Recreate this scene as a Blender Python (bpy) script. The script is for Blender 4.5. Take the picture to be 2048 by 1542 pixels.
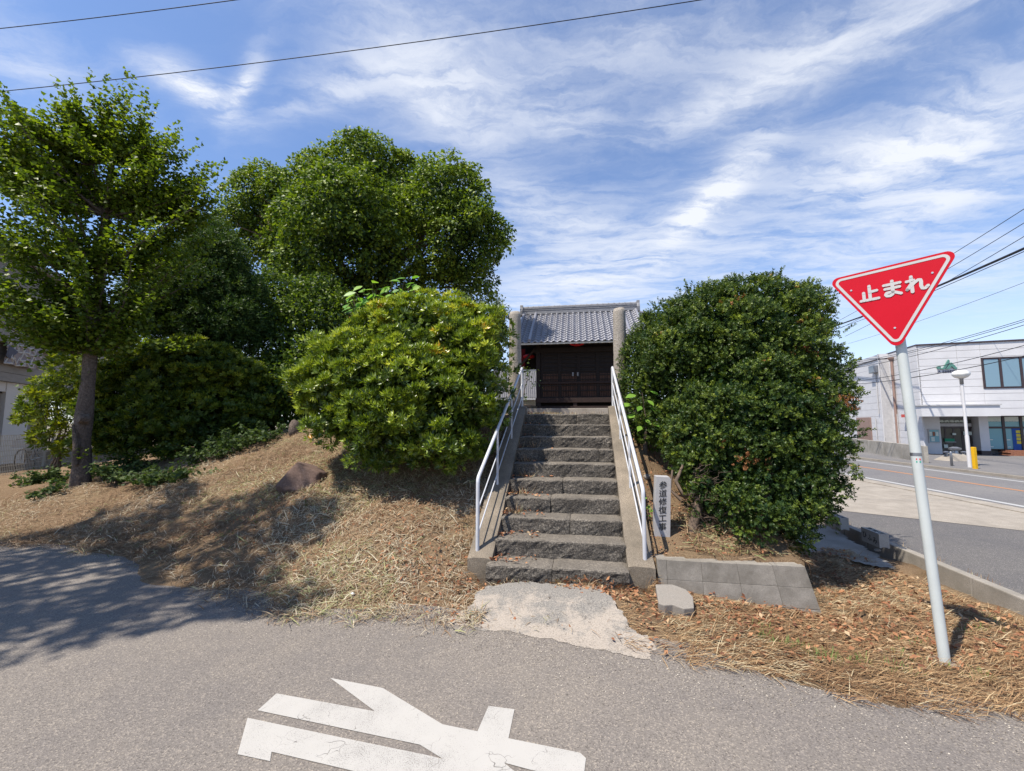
import bpy, bmesh, math, random
import numpy as np
from mathutils import Vector, Matrix, noise as mnoise

for _o in list(bpy.data.objects):
    bpy.data.objects.remove(_o)
R = math.radians
rng = np.random.default_rng(7)
random.seed(7)
scene = bpy.context.scene
col = scene.collection

# ------------------------------------------------------------------ camera
FPX, PITCH, EYE = 830.0, R(5.1), 1.65
cam_d = bpy.data.cameras.new('camera')
cam_d.sensor_width = 36.0
cam_d.lens = FPX / 2048 * 36.0
cam_d.clip_start = 0.05
cam_d.clip_end = 3000
cam = bpy.data.objects.new('camera', cam_d)
cam.location = (0, 0, EYE)
cam.rotation_euler = (R(90) + PITCH, 0, 0)
col.objects.link(cam)
scene.camera = cam

# survey helpers: where a sight line meets a plane of the place
_c, _s = math.cos(PITCH), math.sin(PITCH)
def ray(x, y):
    X = (x - 1024) / FPX; Y = -(y - 771) / FPX
    return np.array([X, _c - _s * Y, _s + _c * Y])
def gz(x, y, z=0.0):
    r = ray(x, y); t = (z - EYE) / r[2]
    return r * t + np.array([0, 0, EYE])
def gy(x, y, d):
    r = ray(x, y); t = d / r[1]
    return r * t + np.array([0, 0, EYE])
def on_plane(x, y, P0, n):
    r = ray(x, y); o = np.array([0, 0, EYE]); P0 = np.array(P0); n = np.array(n)
    return o + r * (n @ (P0 - o)) / (n @ r)

# ------------------------------------------------------------------ sun, sky, exposure
SUN_E = R(62.0)
_sh = np.array([0.84, 0.545]); _sh /= np.linalg.norm(_sh)       # shadows fall this way on the ground
sun_d = bpy.data.lights.new('sun', 'SUN')
sun_d.energy = 5.0
sun_d.angle = R(0.53)
sun_d.color = (1.0, 0.93, 0.82)
sun = bpy.data.objects.new('sun', sun_d)
_L = Vector((_sh[0] * math.cos(SUN_E), _sh[1] * math.cos(SUN_E), -math.sin(SUN_E)))
sun.rotation_euler = _L.to_track_quat('-Z', 'Y').to_euler()
sun.location = (-8, -5, 20)
col.objects.link(sun)

world = bpy.data.worlds.new('World')
scene.world = world
world.use_nodes = True
wn = world.node_tree
wn.nodes.clear()
def WN(t, **kw):
    n = wn.nodes.new(t)
    for k, v in kw.items():
        setattr(n, k, v)
    return n
def wl(a, b):
    wn.links.new(a, b)
def wmath(op, a, b=None, clamp=False):
    n = WN('ShaderNodeMath', operation=op, use_clamp=clamp)
    for i, v in enumerate((a, b)):
        if v is None: continue
        if hasattr(v, 'links'): wl(v, n.inputs[i])
        else: n.inputs[i].default_value = v
    return n.outputs[0]
def wvec(op, a, b):
    n = WN('ShaderNodeVectorMath', operation=op)
    for i, v in enumerate((a, b)):
        if v is None: continue
        if hasattr(v, 'links'): wl(v, n.inputs[i])
        else: n.inputs[i].default_value = v
    return n
sky = WN('ShaderNodeTexSky', sky_type='NISHITA')
sky.sun_disc = False
sky.sun_elevation = SUN_E
# direction towards the sun, as the sky's rotation measures it (clockwise from +Y)
sky.sun_rotation = math.atan2(-_sh[0], -_sh[1])
sky.altitude = 0; sky.air_density = 1.0; sky.dust_density = 0.2; sky.ozone_density = 2.2
geo = WN('ShaderNodeTexCoord')
sep = WN('ShaderNodeSeparateXYZ'); wl(geo.outputs['Generated'], sep.inputs[0])
zc = wmath('MAXIMUM', sep.outputs[2], 0.04)
px_ = wmath('DIVIDE', sep.outputs[0], zc); py_ = wmath('DIVIDE', sep.outputs[1], zc)
comb = WN('ShaderNodeCombineXYZ'); wl(px_, comb.inputs[0]); wl(py_, comb.inputs[1])
P0 = comb.outputs[0]
# wispy domain warp on the cloud layer
def wnoise(vec, scale, detail=6, rough=0.55, dist=0.0, sx=1, sy=1, rot=0, loc=(0, 0, 0)):
    mp = WN('ShaderNodeMapping'); mp.inputs['Rotation'].default_value = (0, 0, rot)
    mp.inputs['Scale'].default_value = (sx, sy, 1); mp.inputs['Location'].default_value = loc
    wl(vec, mp.inputs[0])
    n = WN('ShaderNodeTexNoise'); wl(mp.outputs[0], n.inputs['Vector'])
    n.inputs['Scale'].default_value = scale; n.inputs['Detail'].default_value = detail
    n.inputs['Roughness'].default_value = rough; n.inputs['Distortion'].default_value = dist
    return n
w1 = wnoise(P0, 1.6, 7, 0.6)
wsub = wvec('SUBTRACT', w1.outputs['Color'], (0.5, 0.5, 0.5))
wsc = WN('ShaderNodeVectorMath', operation='SCALE'); wl(wsub.outputs[0], wsc.inputs[0]); wsc.inputs['Scale'].default_value = 0.42
P1 = wvec('ADD', P0, wsc.outputs[0]).outputs[0]
wsd = WN('ShaderNodeVectorMath', operation='SCALE'); wl(wsub.outputs[0], wsd.inputs[0]); wsd.inputs['Scale'].default_value = 0.16
P2 = wvec('ADD', P0, wsd.outputs[0]).outputs[0]
# streaky cirrus texture
st = wnoise(P1, 3.0, 9, 0.62, 0.6, 0.55, 1.7, R(-28))
fine = wnoise(P1, 9.0, 6, 0.6, 0.3, 0.5, 1.5, R(-50))
mass = wnoise(P0, 0.8, 4, 0.5, 0.3, loc=(3.1, 1.7, 0))
tex = wmath('ADD', wmath('MULTIPLY', st.outputs[0], 0.7), wmath('MULTIPLY', fine.outputs[0], 0.3))
def smooth(v, lo, hi, olo=0.0, ohi=1.0):
    m = WN('ShaderNodeMapRange', interpolation_type='SMOOTHSTEP'); wl(v, m.inputs[0])
    for i, q in zip((1, 2, 3, 4), (lo, hi, olo, ohi)): m.inputs[i].default_value = q
    return m.outputs[0]
base = wmath('MULTIPLY', smooth(tex, 0.46, 0.74), smooth(mass.outputs[0], 0.42, 0.66, 0.02, 0.27))
def pdir(x, y):
    r = ray(x, y); return np.array([r[0] / r[2], r[1] / r[2]])
def cloud(x0, y0, x1, y1, w, amp):
    a, b = pdir(x0, y0), pdir(x1, y1)
    c = (a + b) / 2; d = b - a
    n = np.array([-(y1 - y0), x1 - x0], float); n /= np.linalg.norm(n)
    m = np.array([(x0 + x1) / 2, (y0 + y1) / 2])
    half = max(np.linalg.norm(pdir(*(m + n * w)) - pdir(*m)), 0.01)
    ang = math.atan2(d[1], d[0])
    s = wvec('SUBTRACT', P2, (float(c[0]), float(c[1]), 0))
    r_ = WN('ShaderNodeVectorRotate', rotation_type='Z_AXIS'); wl(s.outputs[0], r_.inputs['Vector']); r_.inputs['Angle'].default_value = -ang
    k = wvec('MULTIPLY', r_.outputs[0], (1 / (np.linalg.norm(d) * 0.62), 1 / half, 0))
    ln = WN('ShaderNodeVectorMath', operation='DOT_PRODUCT'); wl(k.outputs[0], ln.inputs[0]); wl(k.outputs[0], ln.inputs[1])
    e = wmath('POWER', 2.718, wmath('MULTIPLY', ln.outputs['Value'], -1.0))
    t = smooth(tex, 0.34, 0.64, 0.10, 1.0)
    return wmath('MULTIPLY', wmath('MULTIPLY', e, t), amp * 1.3, clamp=True)
CL = [(335, 140, 455, 235, 30, 1.4), (455, 240, 500, 130, 24, 1.3), (700, 40, 980, 260, 110, 0.7), (560, 230, 760, 140, 38, 0.55),
      (860, 150, 980, 300, 60, 0.45), (1495, 320, 1345, 490, 26, 1.3), (1370, 480, 1010, 640, 60, 0.62), (1080, 560, 1320, 470, 50, 0.35),
      (1050, 110, 1500, 40, 110, 0.42), (1330, 260, 1760, 70, 46, 0.7), (1640, 350, 2080, 250, 70, 0.95), (1700, 440, 2080, 360, 45, 0.7),
      (1000, 420, 1200, 470, 45, 0.5), (1040, 215, 1190, 260, 50, 0.55), (1500, 600, 2080, 560, 60, 0.35), (-60, 90, 130, 130, 60, 0.4),
      (1560, 480, 1900, 560, 45, 0.4), (1750, 90, 2080, -60, 40, 0.5), (1480, 130, 1800, 20, 60, 0.45), (1020, 600, 1420, 560, 60, 0.4), (1750, 300, 2080, 170, 40, 0.3), (950, 350, 1080, 420, 50, 0.35)]
acc = base
for cdef in CL:
    cv = cloud(*cdef)
    acc = wmath('SUBTRACT', wmath('ADD', acc, cv), wmath('MULTIPLY', acc, cv))
veil = smooth(sep.outputs[2], 0.0, 0.36, 0.62, 0.05)          # thin veil thickening towards the horizon
acc = wmath('SUBTRACT', wmath('ADD', acc, veil), wmath('MULTIPLY', acc, veil))
acc = wmath('MULTIPLY', acc, 0.93, clamp=True)
mixc = WN('ShaderNodeMix', data_type='RGBA'); wl(acc, mixc.inputs[0])
tint = WN('ShaderNodeMix', data_type='RGBA', blend_type='MULTIPLY'); tint.inputs[0].default_value = 1; wl(sky.outputs[0], tint.inputs[6]); tint.inputs[7].default_value = (0.90, 1.02, 1.20, 1)
wl(tint.outputs[2], mixc.inputs[6])
mixc.inputs[7].default_value = (5.7, 5.9, 6.3, 1)
bg = WN('ShaderNodeBackground'); wl(mixc.outputs[2], bg.inputs[0]); bg.inputs[1].default_value = 0.112
wo = WN('ShaderNodeOutputWorld'); wl(bg.outputs[0], wo.inputs[0])

scene.view_settings.view_transform = 'Standard'
scene.view_settings.look = 'None'
scene.view_settings.gamma = 1.0
scene.view_settings.exposure = 0.60
scene.view_settings.use_curve_mapping = False
try:
    scene.cycles.max_bounces = 6
    scene.cycles.transparent_max_bounces = 12
    scene.cycles.use_denoising = True
except Exception:
    pass

# ------------------------------------------------------------------ materials
class NT:
    def __init__(s, name):
        s.m = bpy.data.materials.new(name); s.m.use_nodes = True
        s.t = s.m.node_tree; s.b = s.t.nodes['Principled BSDF']; s.out = s.t.nodes['Material Output']
    def n(s, typ, **kw):
        q = s.t.nodes.new(typ)
        for k, v in kw.items(): setattr(q, k, v)
        return q
    def l(s, a, b): s.t.links.new(a, b)
    def coord(s, kind='Object', rnd=False):
        tc = s.n('ShaderNodeTexCoord')
        o = tc.outputs[kind]
        if rnd:
            oi = s.n('ShaderNodeObjectInfo'); sc = s.n('ShaderNodeVectorMath', operation='SCALE')
            cx = s.n('ShaderNodeCombineXYZ')
            for i in range(3): s.l(oi.outputs['Random'], cx.inputs[i])
            s.l(cx.outputs[0], sc.inputs[0]); sc.inputs['Scale'].default_value = 57.0
            ad = s.n('ShaderNodeVectorMath', operation='ADD'); s.l(o, ad.inputs[0]); s.l(sc.outputs[0], ad.inputs[1]); o = ad.outputs[0]
        return o
    def noise(s, co, scale, detail=6, rough=0.6, dist=0, stretch=None):
        if stretch:
            mp = s.n('ShaderNodeMapping'); mp.inputs['Scale'].default_value = stretch; s.l(co, mp.inputs[0]); co = mp.outputs[0]
        q = s.n('ShaderNodeTexNoise'); s.l(co, q.inputs['Vector'])
        q.inputs['Scale'].default_value = scale; q.inputs['Detail'].default_value = detail
        q.inputs['Roughness'].default_value = rough; q.inputs['Distortion'].default_value = dist
        return q.outputs[0]
    def ramp(s, v, stops, interp='LINEAR'):
        q = s.n('ShaderNodeValToRGB'); q.color_ramp.interpolation = interp
        el = q.color_ramp.elements
        while len(el) < len(stops): el.new(0.5)
        for e, (p, c) in zip(el, stops):
            e.position = p; e.color = (*c, 1) if len(c) == 3 else c
        s.l(v, q.inputs[0]); return q.outputs[0]
    def mix(s, f, a, b, mode='MIX'):
        q = s.n('ShaderNodeMix', data_type='RGBA', blend_type=mode)
        for v, i in ((f, 0), (a, 6), (b, 7)):
            if hasattr(v, 'links'): s.l(v, q.inputs[i])
            elif i == 0: q.inputs[0].default_value = v
            else: q.inputs[i].default_value = (*v, 1)
        return q.outputs[2]
    def math(s, op, a, b=0.0):
        q = s.n('ShaderNodeMath', operation=op)
        for i, v in enumerate((a, b)):
            if hasattr(v, 'links'): s.l(v, q.inputs[i])
            else: q.inputs[i].default_value = v
        return q.outputs[0]
    def bump(s, h, strength=0.4, dist=0.01):
        q = s.n('ShaderNodeBump'); q.inputs['Strength'].default_value = strength; q.inputs['Distance'].default_value = dist
        s.l(h, q.inputs['Height']); s.l(q.outputs[0], s.b.inputs['Normal'])
    def color(s, c):
        if hasattr(c, 'links'): s.l(c, s.b.inputs['Base Color'])
        else: s.b.inputs['Base Color'].default_value = (*c, 1)
    def set(s, rough=0.7, spec=0.3, metal=0.0):
        s.b.inputs['Roughness'].default_value = rough; s.b.inputs['Specular IOR Level'].default_value = spec
        s.b.inputs['Metallic'].default_value = metal

def simple(name, c1, c2=None, scale=6, rough=0.7, spec=0.3, metal=0, bump=0.0, bscale=40, bdist=0.004, stretch=None, rnd=True, detail=6):
    q = NT(name); co = q.coord('Object', rnd)
    c2 = c2 or tuple(0.8 * v for v in c1)
    q.color(q.mix(q.ramp(q.noise(co, scale, detail, 0.6, 0, stretch), [(0.32, (0, 0, 0)), (0.7, (1, 1, 1))]), c1, c2))
    q.set(rough, spec, metal)
    if bump: q.bump(q.noise(co, bscale, 5, 0.6, 0, stretch), bump, bdist)
    return q.m

def leaf_mat(name, stops, rough=0.42, spec=0.4, trans=0.32, tcol=(1.25, 1.35, 0.55)):
    q = NT(name)
    at = q.n('ShaderNodeAttribute', attribute_name='rnd')
    c = q.ramp(at.outputs['Fac'], stops)
    q.color(c); q.set(rough, spec)
    tr = q.n('ShaderNodeBsdfTranslucent')
    q.l(q.mix(1.0, c, tcol, 'MULTIPLY'), tr.inputs['Color'])
    mx = q.n('ShaderNodeMixShader'); mx.inputs[0].default_value = trans
    q.l(q.b.outputs[0], mx.inputs[1]); q.l(tr.outputs[0], mx.inputs[2]); q.l(mx.outputs[0], q.out.inputs[0])
    return q.m

def granite(name, dark, mid, light, spot=240.0, patch=3.0, bump=0.5, bdist=0.006, moss=None, wear_or_light=None):
    q = NT(name); co = q.coord('Object', True)
    sp = q.noise(co, spot, 3, 0.7)
    c = q.ramp(sp, [(0.30, dark), (0.5, mid), (0.68, light)])
    big = q.noise(co, patch, 6, 0.65)
    c = q.mix(q.ramp(big, [(0.35, (0, 0, 0)), (0.68, (0.75,) * 3)]), c, moss or tuple(v * 0.55 for v in mid))
    if wear_or_light:      # light on the treads painted in: upward faces mixed paler than risers
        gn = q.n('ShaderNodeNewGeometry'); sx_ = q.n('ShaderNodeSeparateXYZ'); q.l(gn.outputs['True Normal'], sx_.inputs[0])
        top_lit = q.ramp(q.math('ADD', sx_.outputs[2], q.math('MULTIPLY', q.math('SUBTRACT', q.noise(co, 9, 5, 0.7), 0.5), 0.9)), [(0.62, (0, 0, 0)), (0.98, (1, 1, 1))])
        c = q.mix(top_lit, c, q.mix(0.22, c, wear_or_light))
    q.color(c); q.set(0.85, 0.25)
    q.bump(q.math('ADD', q.noise(co, 30, 6, 0.65), q.math('MULTIPLY', sp, 0.35)), bump, bdist)
    return q.m

def asphalt(name, base, dark, light, scale=230.0):
    q = NT(name); co = q.coord('Object')
    v = q.n('ShaderNodeTexVoronoi'); q.l(co, v.inputs['Vector']); v.inputs['Scale'].default_value = scale
    sp = q.n('ShaderNodeSeparateColor'); q.l(v.outputs['Color'], sp.inputs[0])
    c = q.ramp(sp.outputs[0], [(0.0, dark), (0.16, tuple(b * 0.82 for b in base)), (0.55, base), (0.80, tuple(b * 1.2 for b in base)), (0.96, light)])
    fn = q.noise(co, scale * 0.45, 4, 0.7)
    c = q.mix(0.45, c, q.ramp(fn, [(0.3, tuple(b * 0.72 for b in base)), (0.7, tuple(b * 1.25 for b in base))]))
    big = q.noise(co, 0.55, 5, 0.55); mid = q.noise(co, 3.2, 5, 0.6)
    f = q.math('ADD', q.math('MULTIPLY', big, 0.6), q.math('MULTIPLY', mid, 0.4))
    c = q.mix(1.0, c, q.ramp(f, [(0.34, (0.84, 0.84, 0.87)), (0.64, (1.1, 1.08, 1.05))]), 'MULTIPLY')
    q.color(c); q.set(0.82, 0.3)
    q.bump(q.math('ADD', v.outputs['Distance'], q.noise(co, scale * 1.1, 3, 0.7)), 0.55, 0.004)
    return q.m

MT = {}
MT['asphalt'] = asphalt('asphalt_grey', (0.183, 0.163, 0.144), (0.045, 0.039, 0.036), (0.38, 0.33, 0.27), 150)
MT['asphalt_main'] = asphalt('asphalt_main', (0.15, 0.145, 0.145), (0.07, 0.07, 0.07), (0.28, 0.27, 0.25), 120)
MT['asphalt_lot'] = asphalt('asphalt_lot', (0.105, 0.10, 0.098), (0.05, 0.05, 0.05), (0.3, 0.28, 0.26), 140)

def paint_mat(name, colr, wear_or_light=0.5, crack=True):
    q = NT(name); co = q.coord('Object')
    q.color(q.mix(q.noise(co, 5, 5), colr, tuple(v * 0.86 for v in colr))); q.set(0.6, 0.35)
    h = q.noise(co, 230, 3, 0.7); big = q.noise(co, 2.1, 4, 0.65)
    th = q.math('ADD', h, q.math('MULTIPLY', big, 0.55))
    hole = q.ramp(th, [(wear_or_light, (0, 0, 0)), (wear_or_light + 0.03, (1, 1, 1))])
    if crack:
        v = q.n('ShaderNodeTexVoronoi', feature='DISTANCE_TO_EDGE')
        wv = q.n('ShaderNodeVectorMath', operation='ADD'); q.l(co, wv.inputs[0])
        nz = q.n('ShaderNodeTexNoise'); nz.inputs['Scale'].default_value = 9; q.l(co, nz.inputs['Vector'])
        ns = q.n('ShaderNodeVectorMath', operation='SCALE'); q.l(nz.outputs['Color'], ns.inputs[0]); ns.inputs['Scale'].default_value = 0.16
        q.l(ns.outputs[0], wv.inputs[1]); q.l(wv.outputs[0], v.inputs['Vector']); v.inputs['Scale'].default_value = 9.5
        ck = q.math('ADD', v.outputs['Distance'], q.math('MULTIPLY', q.noise(co, 4, 3), 0.09))
        ck = q.ramp(ck, [(0.036, (0, 0, 0)), (0.046, (1, 1, 1))])
        hole = q.math('MULTIPLY', hole, ck)
    tr = q.n('ShaderNodeBsdfTransparent'); mx = q.n('ShaderNodeMixShader')
    q.l(hole, mx.inputs[0]); q.l(tr.outputs[0], mx.inputs[1]); q.l(q.b.outputs[0], mx.inputs[2]); q.l(mx.outputs[0], q.out.inputs[0])
    q.bump(h, 0.3, 0.003)
    return q.m
MT['paint'] = paint_mat('road_paint_white', (0.43, 0.41, 0.38), 0.615)
MT['line_white'] = paint_mat('line_paint_white', (0.42, 0.42, 0.41), 0.5, False)
MT['line_orange'] = paint_mat('line_paint_orange', (0.42, 0.19, 0.08), 0.55, False)

# soil under the cut grass
q = NT('dry_soil'); co = q.coord('Object')
c = q.ramp(q.noise(co, 1.3, 6, 0.6), [(0.3, (0.15, 0.088, 0.052)), (0.5, (0.205, 0.13, 0.078)), (0.7, (0.25, 0.175, 0.10))])
c = q.mix(q.noise(co, 60, 5, 0.75), c, (0.12, 0.08, 0.05))
c = q.mix(q.ramp(q.noise(co, 140, 4, 0.7, 0, (1, 3, 1)), [(0.52, (0, 0, 0)), (0.66, (1, 1, 1))]), c, (0.42, 0.33, 0.2))
q.color(c); q.set(0.95, 0.1); q.bump(q.noise(co, 45, 6, 0.75), 0.9, 0.03); MT['soil'] = q.m

q = NT('apron_concrete'); co = q.coord('Object')
sy = q.n('ShaderNodeSeparateXYZ'); q.l(co, sy.inputs[0])
n1 = q.noise(co, 3.4, 8, 0.75, 0.3)
n2 = q.math('SUBTRACT', q.math('MULTIPLY', n1, 1.5), q.math('MULTIPLY', q.math('ADD', sy.outputs[1], q.math('MULTIPLY', sy.outputs[0], 0.28)), 0.33))   # old tar film near the steps
f = q.ramp(q.math('ADD', n2, 0.93), [(0.34, (0, 0, 0)), (0.52, (1, 1, 1))])
sp1 = q.noise(co, 85, 5, 0.8)
dk = q.ramp(sp1, [(0.35, (0.10, 0.095, 0.09)), (0.5, (0.215, 0.20, 0.18)), (0.68, (0.40, 0.36, 0.31))])
lt = q.ramp(sp1, [(0.34, (0.16, 0.145, 0.125)), (0.46, (0.335, 0.29, 0.245)), (0.7, (0.43, 0.375, 0.315))])
q.color(q.mix(f, dk, lt)); q.set(0.9, 0.2); q.bump(sp1, 0.8, 0.006)
hl_ = q.math('ADD', q.noise(co, 120, 4, 0.75), q.math('MULTIPLY', q.noise(co, 7, 5, 0.7), 0.8))
hole = q.ramp(hl_, [(0.70, (0, 0, 0)), (0.74, (1, 1, 1))])
tr = q.n('ShaderNodeBsdfTransparent'); mx = q.n('ShaderNodeMixShader')
q.l(hole, mx.inputs[0]); q.l(tr.outputs[0], mx.inputs[1]); q.l(q.b.outputs[0], mx.inputs[2]); q.l(mx.outputs[0], q.out.inputs[0])
MT['apron'] = q.m

MT['concrete'] = granite('weathered_concrete', (0.16, 0.145, 0.125), (0.30, 0.27, 0.235), (0.40, 0.37, 0.33), 160, 2.2, 0.35, 0.004, (0.17, 0.155, 0.13))
MT['concrete_pale'] = granite('pale_concrete', (0.21, 0.185, 0.155), (0.32, 0.285, 0.24), (0.40, 0.36, 0.31), 60, 2.3, 0.5, 0.01, (0.20, 0.175, 0.145))
MT['block'] = granite('concrete_block', (0.20, 0.18, 0.155), (0.285, 0.26, 0.225), (0.36, 0.33, 0.29), 150, 4.5, 0.4, 0.004, (0.125, 0.112, 0.093))
MT['block_pale'] = granite('pale_block', (0.27, 0.25, 0.22), (0.38, 0.355, 0.32), (0.46, 0.43, 0.39), 150, 3.0, 0.3, 0.003, (0.29, 0.265, 0.235))
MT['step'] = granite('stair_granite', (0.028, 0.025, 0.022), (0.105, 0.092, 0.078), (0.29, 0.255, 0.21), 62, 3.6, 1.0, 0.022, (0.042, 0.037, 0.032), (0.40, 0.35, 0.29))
MT['curb'] = granite('curb_concrete', (0.10, 0.085, 0.068), (0.225, 0.185, 0.14), (0.34, 0.285, 0.22), 120, 2.2, 0.6, 0.006, (0.09, 0.077, 0.06))
MT['pillar'] = granite('pillar_granite', (0.11, 0.095, 0.08), (0.31, 0.275, 0.235), (0.50, 0.455, 0.40), 70, 1.2, 0.9, 0.012, (0.27, 0.235, 0.195))
MT['stele'] = granite('stele_granite', (0.24, 0.235, 0.235), (0.36, 0.35, 0.35), (0.47, 0.46, 0.46), 260, 5.0, 0.2, 0.002, (0.31, 0.30, 0.30))
MT['slab'] = granite('slab_granite', (0.13, 0.12, 0.105), (0.225, 0.205, 0.18), (0.33, 0.305, 0.27), 180, 4.0, 0.6, 0.006, (0.24, 0.21, 0.18))
MT['boulder'] = granite('boulder_stone', (0.09, 0.058, 0.047), (0.15, 0.10, 0.082), (0.22, 0.155, 0.13), 40, 3.0, 0.7, 0.012, (0.10, 0.065, 0.052))
MT['ink'] = simple('engraved_ink', (0.02, 0.02, 0.022), rough=0.8)
MT['rail'] = simple('rail_paint', (0.52, 0.53, 0.56), (0.44, 0.445, 0.47), 9, 0.38, 0.5)
MT['pole'] = simple('pole_paint', (0.52, 0.55, 0.535), (0.46, 0.49, 0.48), 4, 0.42, 0.45)
MT['sign_red'] = simple('sign_red', (0.50, 0.003, 0.016), (0.46, 0.003, 0.014), 3, 0.5, 0.2)
MT['sign_white'] = simple('sign_white', (0.50, 0.49, 0.475), (0.45, 0.44, 0.43), 6, 0.4, 0.4)
MT['sign_back'] = simple('sign_metal', (0.55, 0.56, 0.57), rough=0.4, metal=0.6)
MT['steel'] = simple('steel_grey', (0.33, 0.34, 0.36), (0.24, 0.25, 0.27), 8, 0.35, 0.5, 0.8)
MT['wood_dark'] = simple('old_wood', (0.019, 0.013, 0.0105), (0.010, 0.0075, 0.0065), 14, 0.75, 0.25, bump=0.4, bscale=30, stretch=(1, 1, 0.12))
MT['wood_brown'] = simple('worn_wood', (0.085, 0.045, 0.030), (0.024, 0.015, 0.012), 22, 0.8, 0.2, bump=0.4, bscale=60, stretch=(1, 1, 0.1))
MT['wood_mid'] = simple('brown_beam', (0.036, 0.021, 0.017), (0.02, 0.013, 0.011), 12, 0.75, 0.25, bump=0.3)
MT['tile'] = simple('roof_tile_grey', (0.25, 0.25, 0.275), (0.165, 0.165, 0.19), 5, 0.36, 0.55, bump=0.15, bscale=60)
MT['tile_far'] = simple('far_roof_tile', (0.115, 0.115, 0.13), (0.08, 0.08, 0.092), 5, 0.6, 0.3)
MT['ridge'] = simple('ridge_tile', (0.235, 0.235, 0.25), (0.14, 0.14, 0.15), 9, 0.5, 0.45, bump=0.3)
MT['lantern'] = simple('red_lantern', (0.52, 0.02, 0.025), (0.40, 0.015, 0.02), 8, 0.6, 0.3)
MT['plate'] = simple('handle_plate', (0.2, 0.2, 0.2), rough=0.6, metal=0.3)
MT['bark'] = granite('tree_bark', (0.055, 0.042, 0.034), (0.13, 0.098, 0.078), (0.21, 0.165, 0.135), 26, 3.0, 1.0, 0.03, (0.08, 0.06, 0.048))
MT['bark_red'] = granite('camphor_bark', (0.07, 0.04, 0.03), (0.14, 0.08, 0.055), (0.22, 0.13, 0.09), 16, 2.0, 1.0, 0.03, (0.08, 0.05, 0.04))
MT['twig'] = simple('grey_twig', (0.17, 0.125, 0.095), (0.08, 0.06, 0.046), 20, 0.9, 0.1)
MT['siding'] = simple('white_siding', (0.61, 0.60, 0.605), (0.55, 0.54, 0.545), 1.5, 0.55, 0.3)
MT['siding_trim'] = simple('siding_trim', (0.5, 0.49, 0.49), rough=0.6)
MT['bronze'] = simple('window_bronze', (0.05, 0.03, 0.032), (0.035, 0.022, 0.024), 5, 0.4, 0.5)
MT['pipe_brown'] = simple('pipe_brown', (0.30, 0.20, 0.165), rough=0.5)
q = NT('window_glass'); q.color((0.16, 0.26, 0.33)); q.set(0.06, 0.8); MT['glass_sky'] = q.m
q = NT('shop_glass'); q.color((0.16, 0.36, 0.41)); q.set(0.10, 0.6); MT['glass_shop'] = q.m
q = NT('dark_glass'); q.color((0.045, 0.05, 0.045)); q.set(0.08, 0.6); MT['glass_dark'] = q.m
MT['awning'] = simple('awning_cloth', (0.62, 0.68, 0.62), rough=0.8)
MT['blue'] = simple('banner_blue', (0.012, 0.075, 0.32), rough=0.5)
MT['yellow_print'] = simple('banner_yellow', (0.6, 0.5, 0.06), rough=0.6)
MT['yellow'] = simple('bollard_yellow', (0.72, 0.40, 0.008), rough=0.5)
MT['green'] = simple('logo_green', (0.10, 0.24, 0.20), rough=0.45)
MT['green_sign'] = simple('door_sign_green', (0.01, 0.24, 0.13), rough=0.5)
MT['navy'] = simple('letter_navy', (0.055, 0.05, 0.10), rough=0.5)
MT['lamp'] = simple('lamp_globe', (0.80, 0.79, 0.74), rough=0.3, spec=0.5)
MT['wall_conc'] = granite('wall_concrete', (0.25, 0.23, 0.2), (0.37, 0.34, 0.295), (0.45, 0.42, 0.37), 40, 1.2, 0.3, 0.006, (0.17, 0.155, 0.13))
MT['brick'] = simple('brick_red', (0.30, 0.13, 0.075), (0.22, 0.09, 0.055), 6, 0.85)
MT['wire'] = simple('cable_black', (0.02, 0.022, 0.03), rough=0.6)
MT['grit'] = leaf_mat('road_grit', [(0.0, (0.12, 0.1, 0.085)), (0.5, (0.3, 0.26, 0.21)), (1.0, (0.5, 0.45, 0.38))], 0.9, 0.1, 0.02)
MT['house_grey'] = simple('house_cladding', (0.30, 0.28, 0.26), (0.24, 0.225, 0.21), 3, 0.8, stretch=(1, 1, 6))
MT['house_white'] = simple('house_plaster', (0.66, 0.63, 0.59), (0.60, 0.575, 0.54), 30, 0.9, bump=0.3, bscale=120)
MT['door_dark'] = simple('door_dark', (0.022, 0.018, 0.018), rough=0.5)
MT['blanket'] = simple('blanket_mauve', (0.33, 0.29, 0.30), (0.28, 0.25, 0.26), 8, 0.95)
MT['blanket_line'] = simple('blanket_line', (0.62, 0.60, 0.57), rough=0.95)
MT['blanket_back'] = simple('blanket_lining', (0.12, 0.13, 0.17), rough=0.95)
MT['fence'] = simple('fence_wire', (0.36, 0.33, 0.27), rough=0.6, spec=0.4)
MT['rubber'] = simple('rubber_black', (0.02, 0.02, 0.02), rough=0.8)
MT['paper'] = simple('white_scrap', (0.8, 0.8, 0.8), rough=0.8)
MT['corr'] = simple('cream_metal', (0.52, 0.49, 0.41), (0.46, 0.43, 0.36), 4, 0.6)
MT['sticker_green'] = simple('sticker_green', (0.03, 0.35, 0.24), rough=0.5)
MT['sticker_red'] = simple('sticker_red', (0.6, 0.08, 0.06), rough=0.5)

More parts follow.
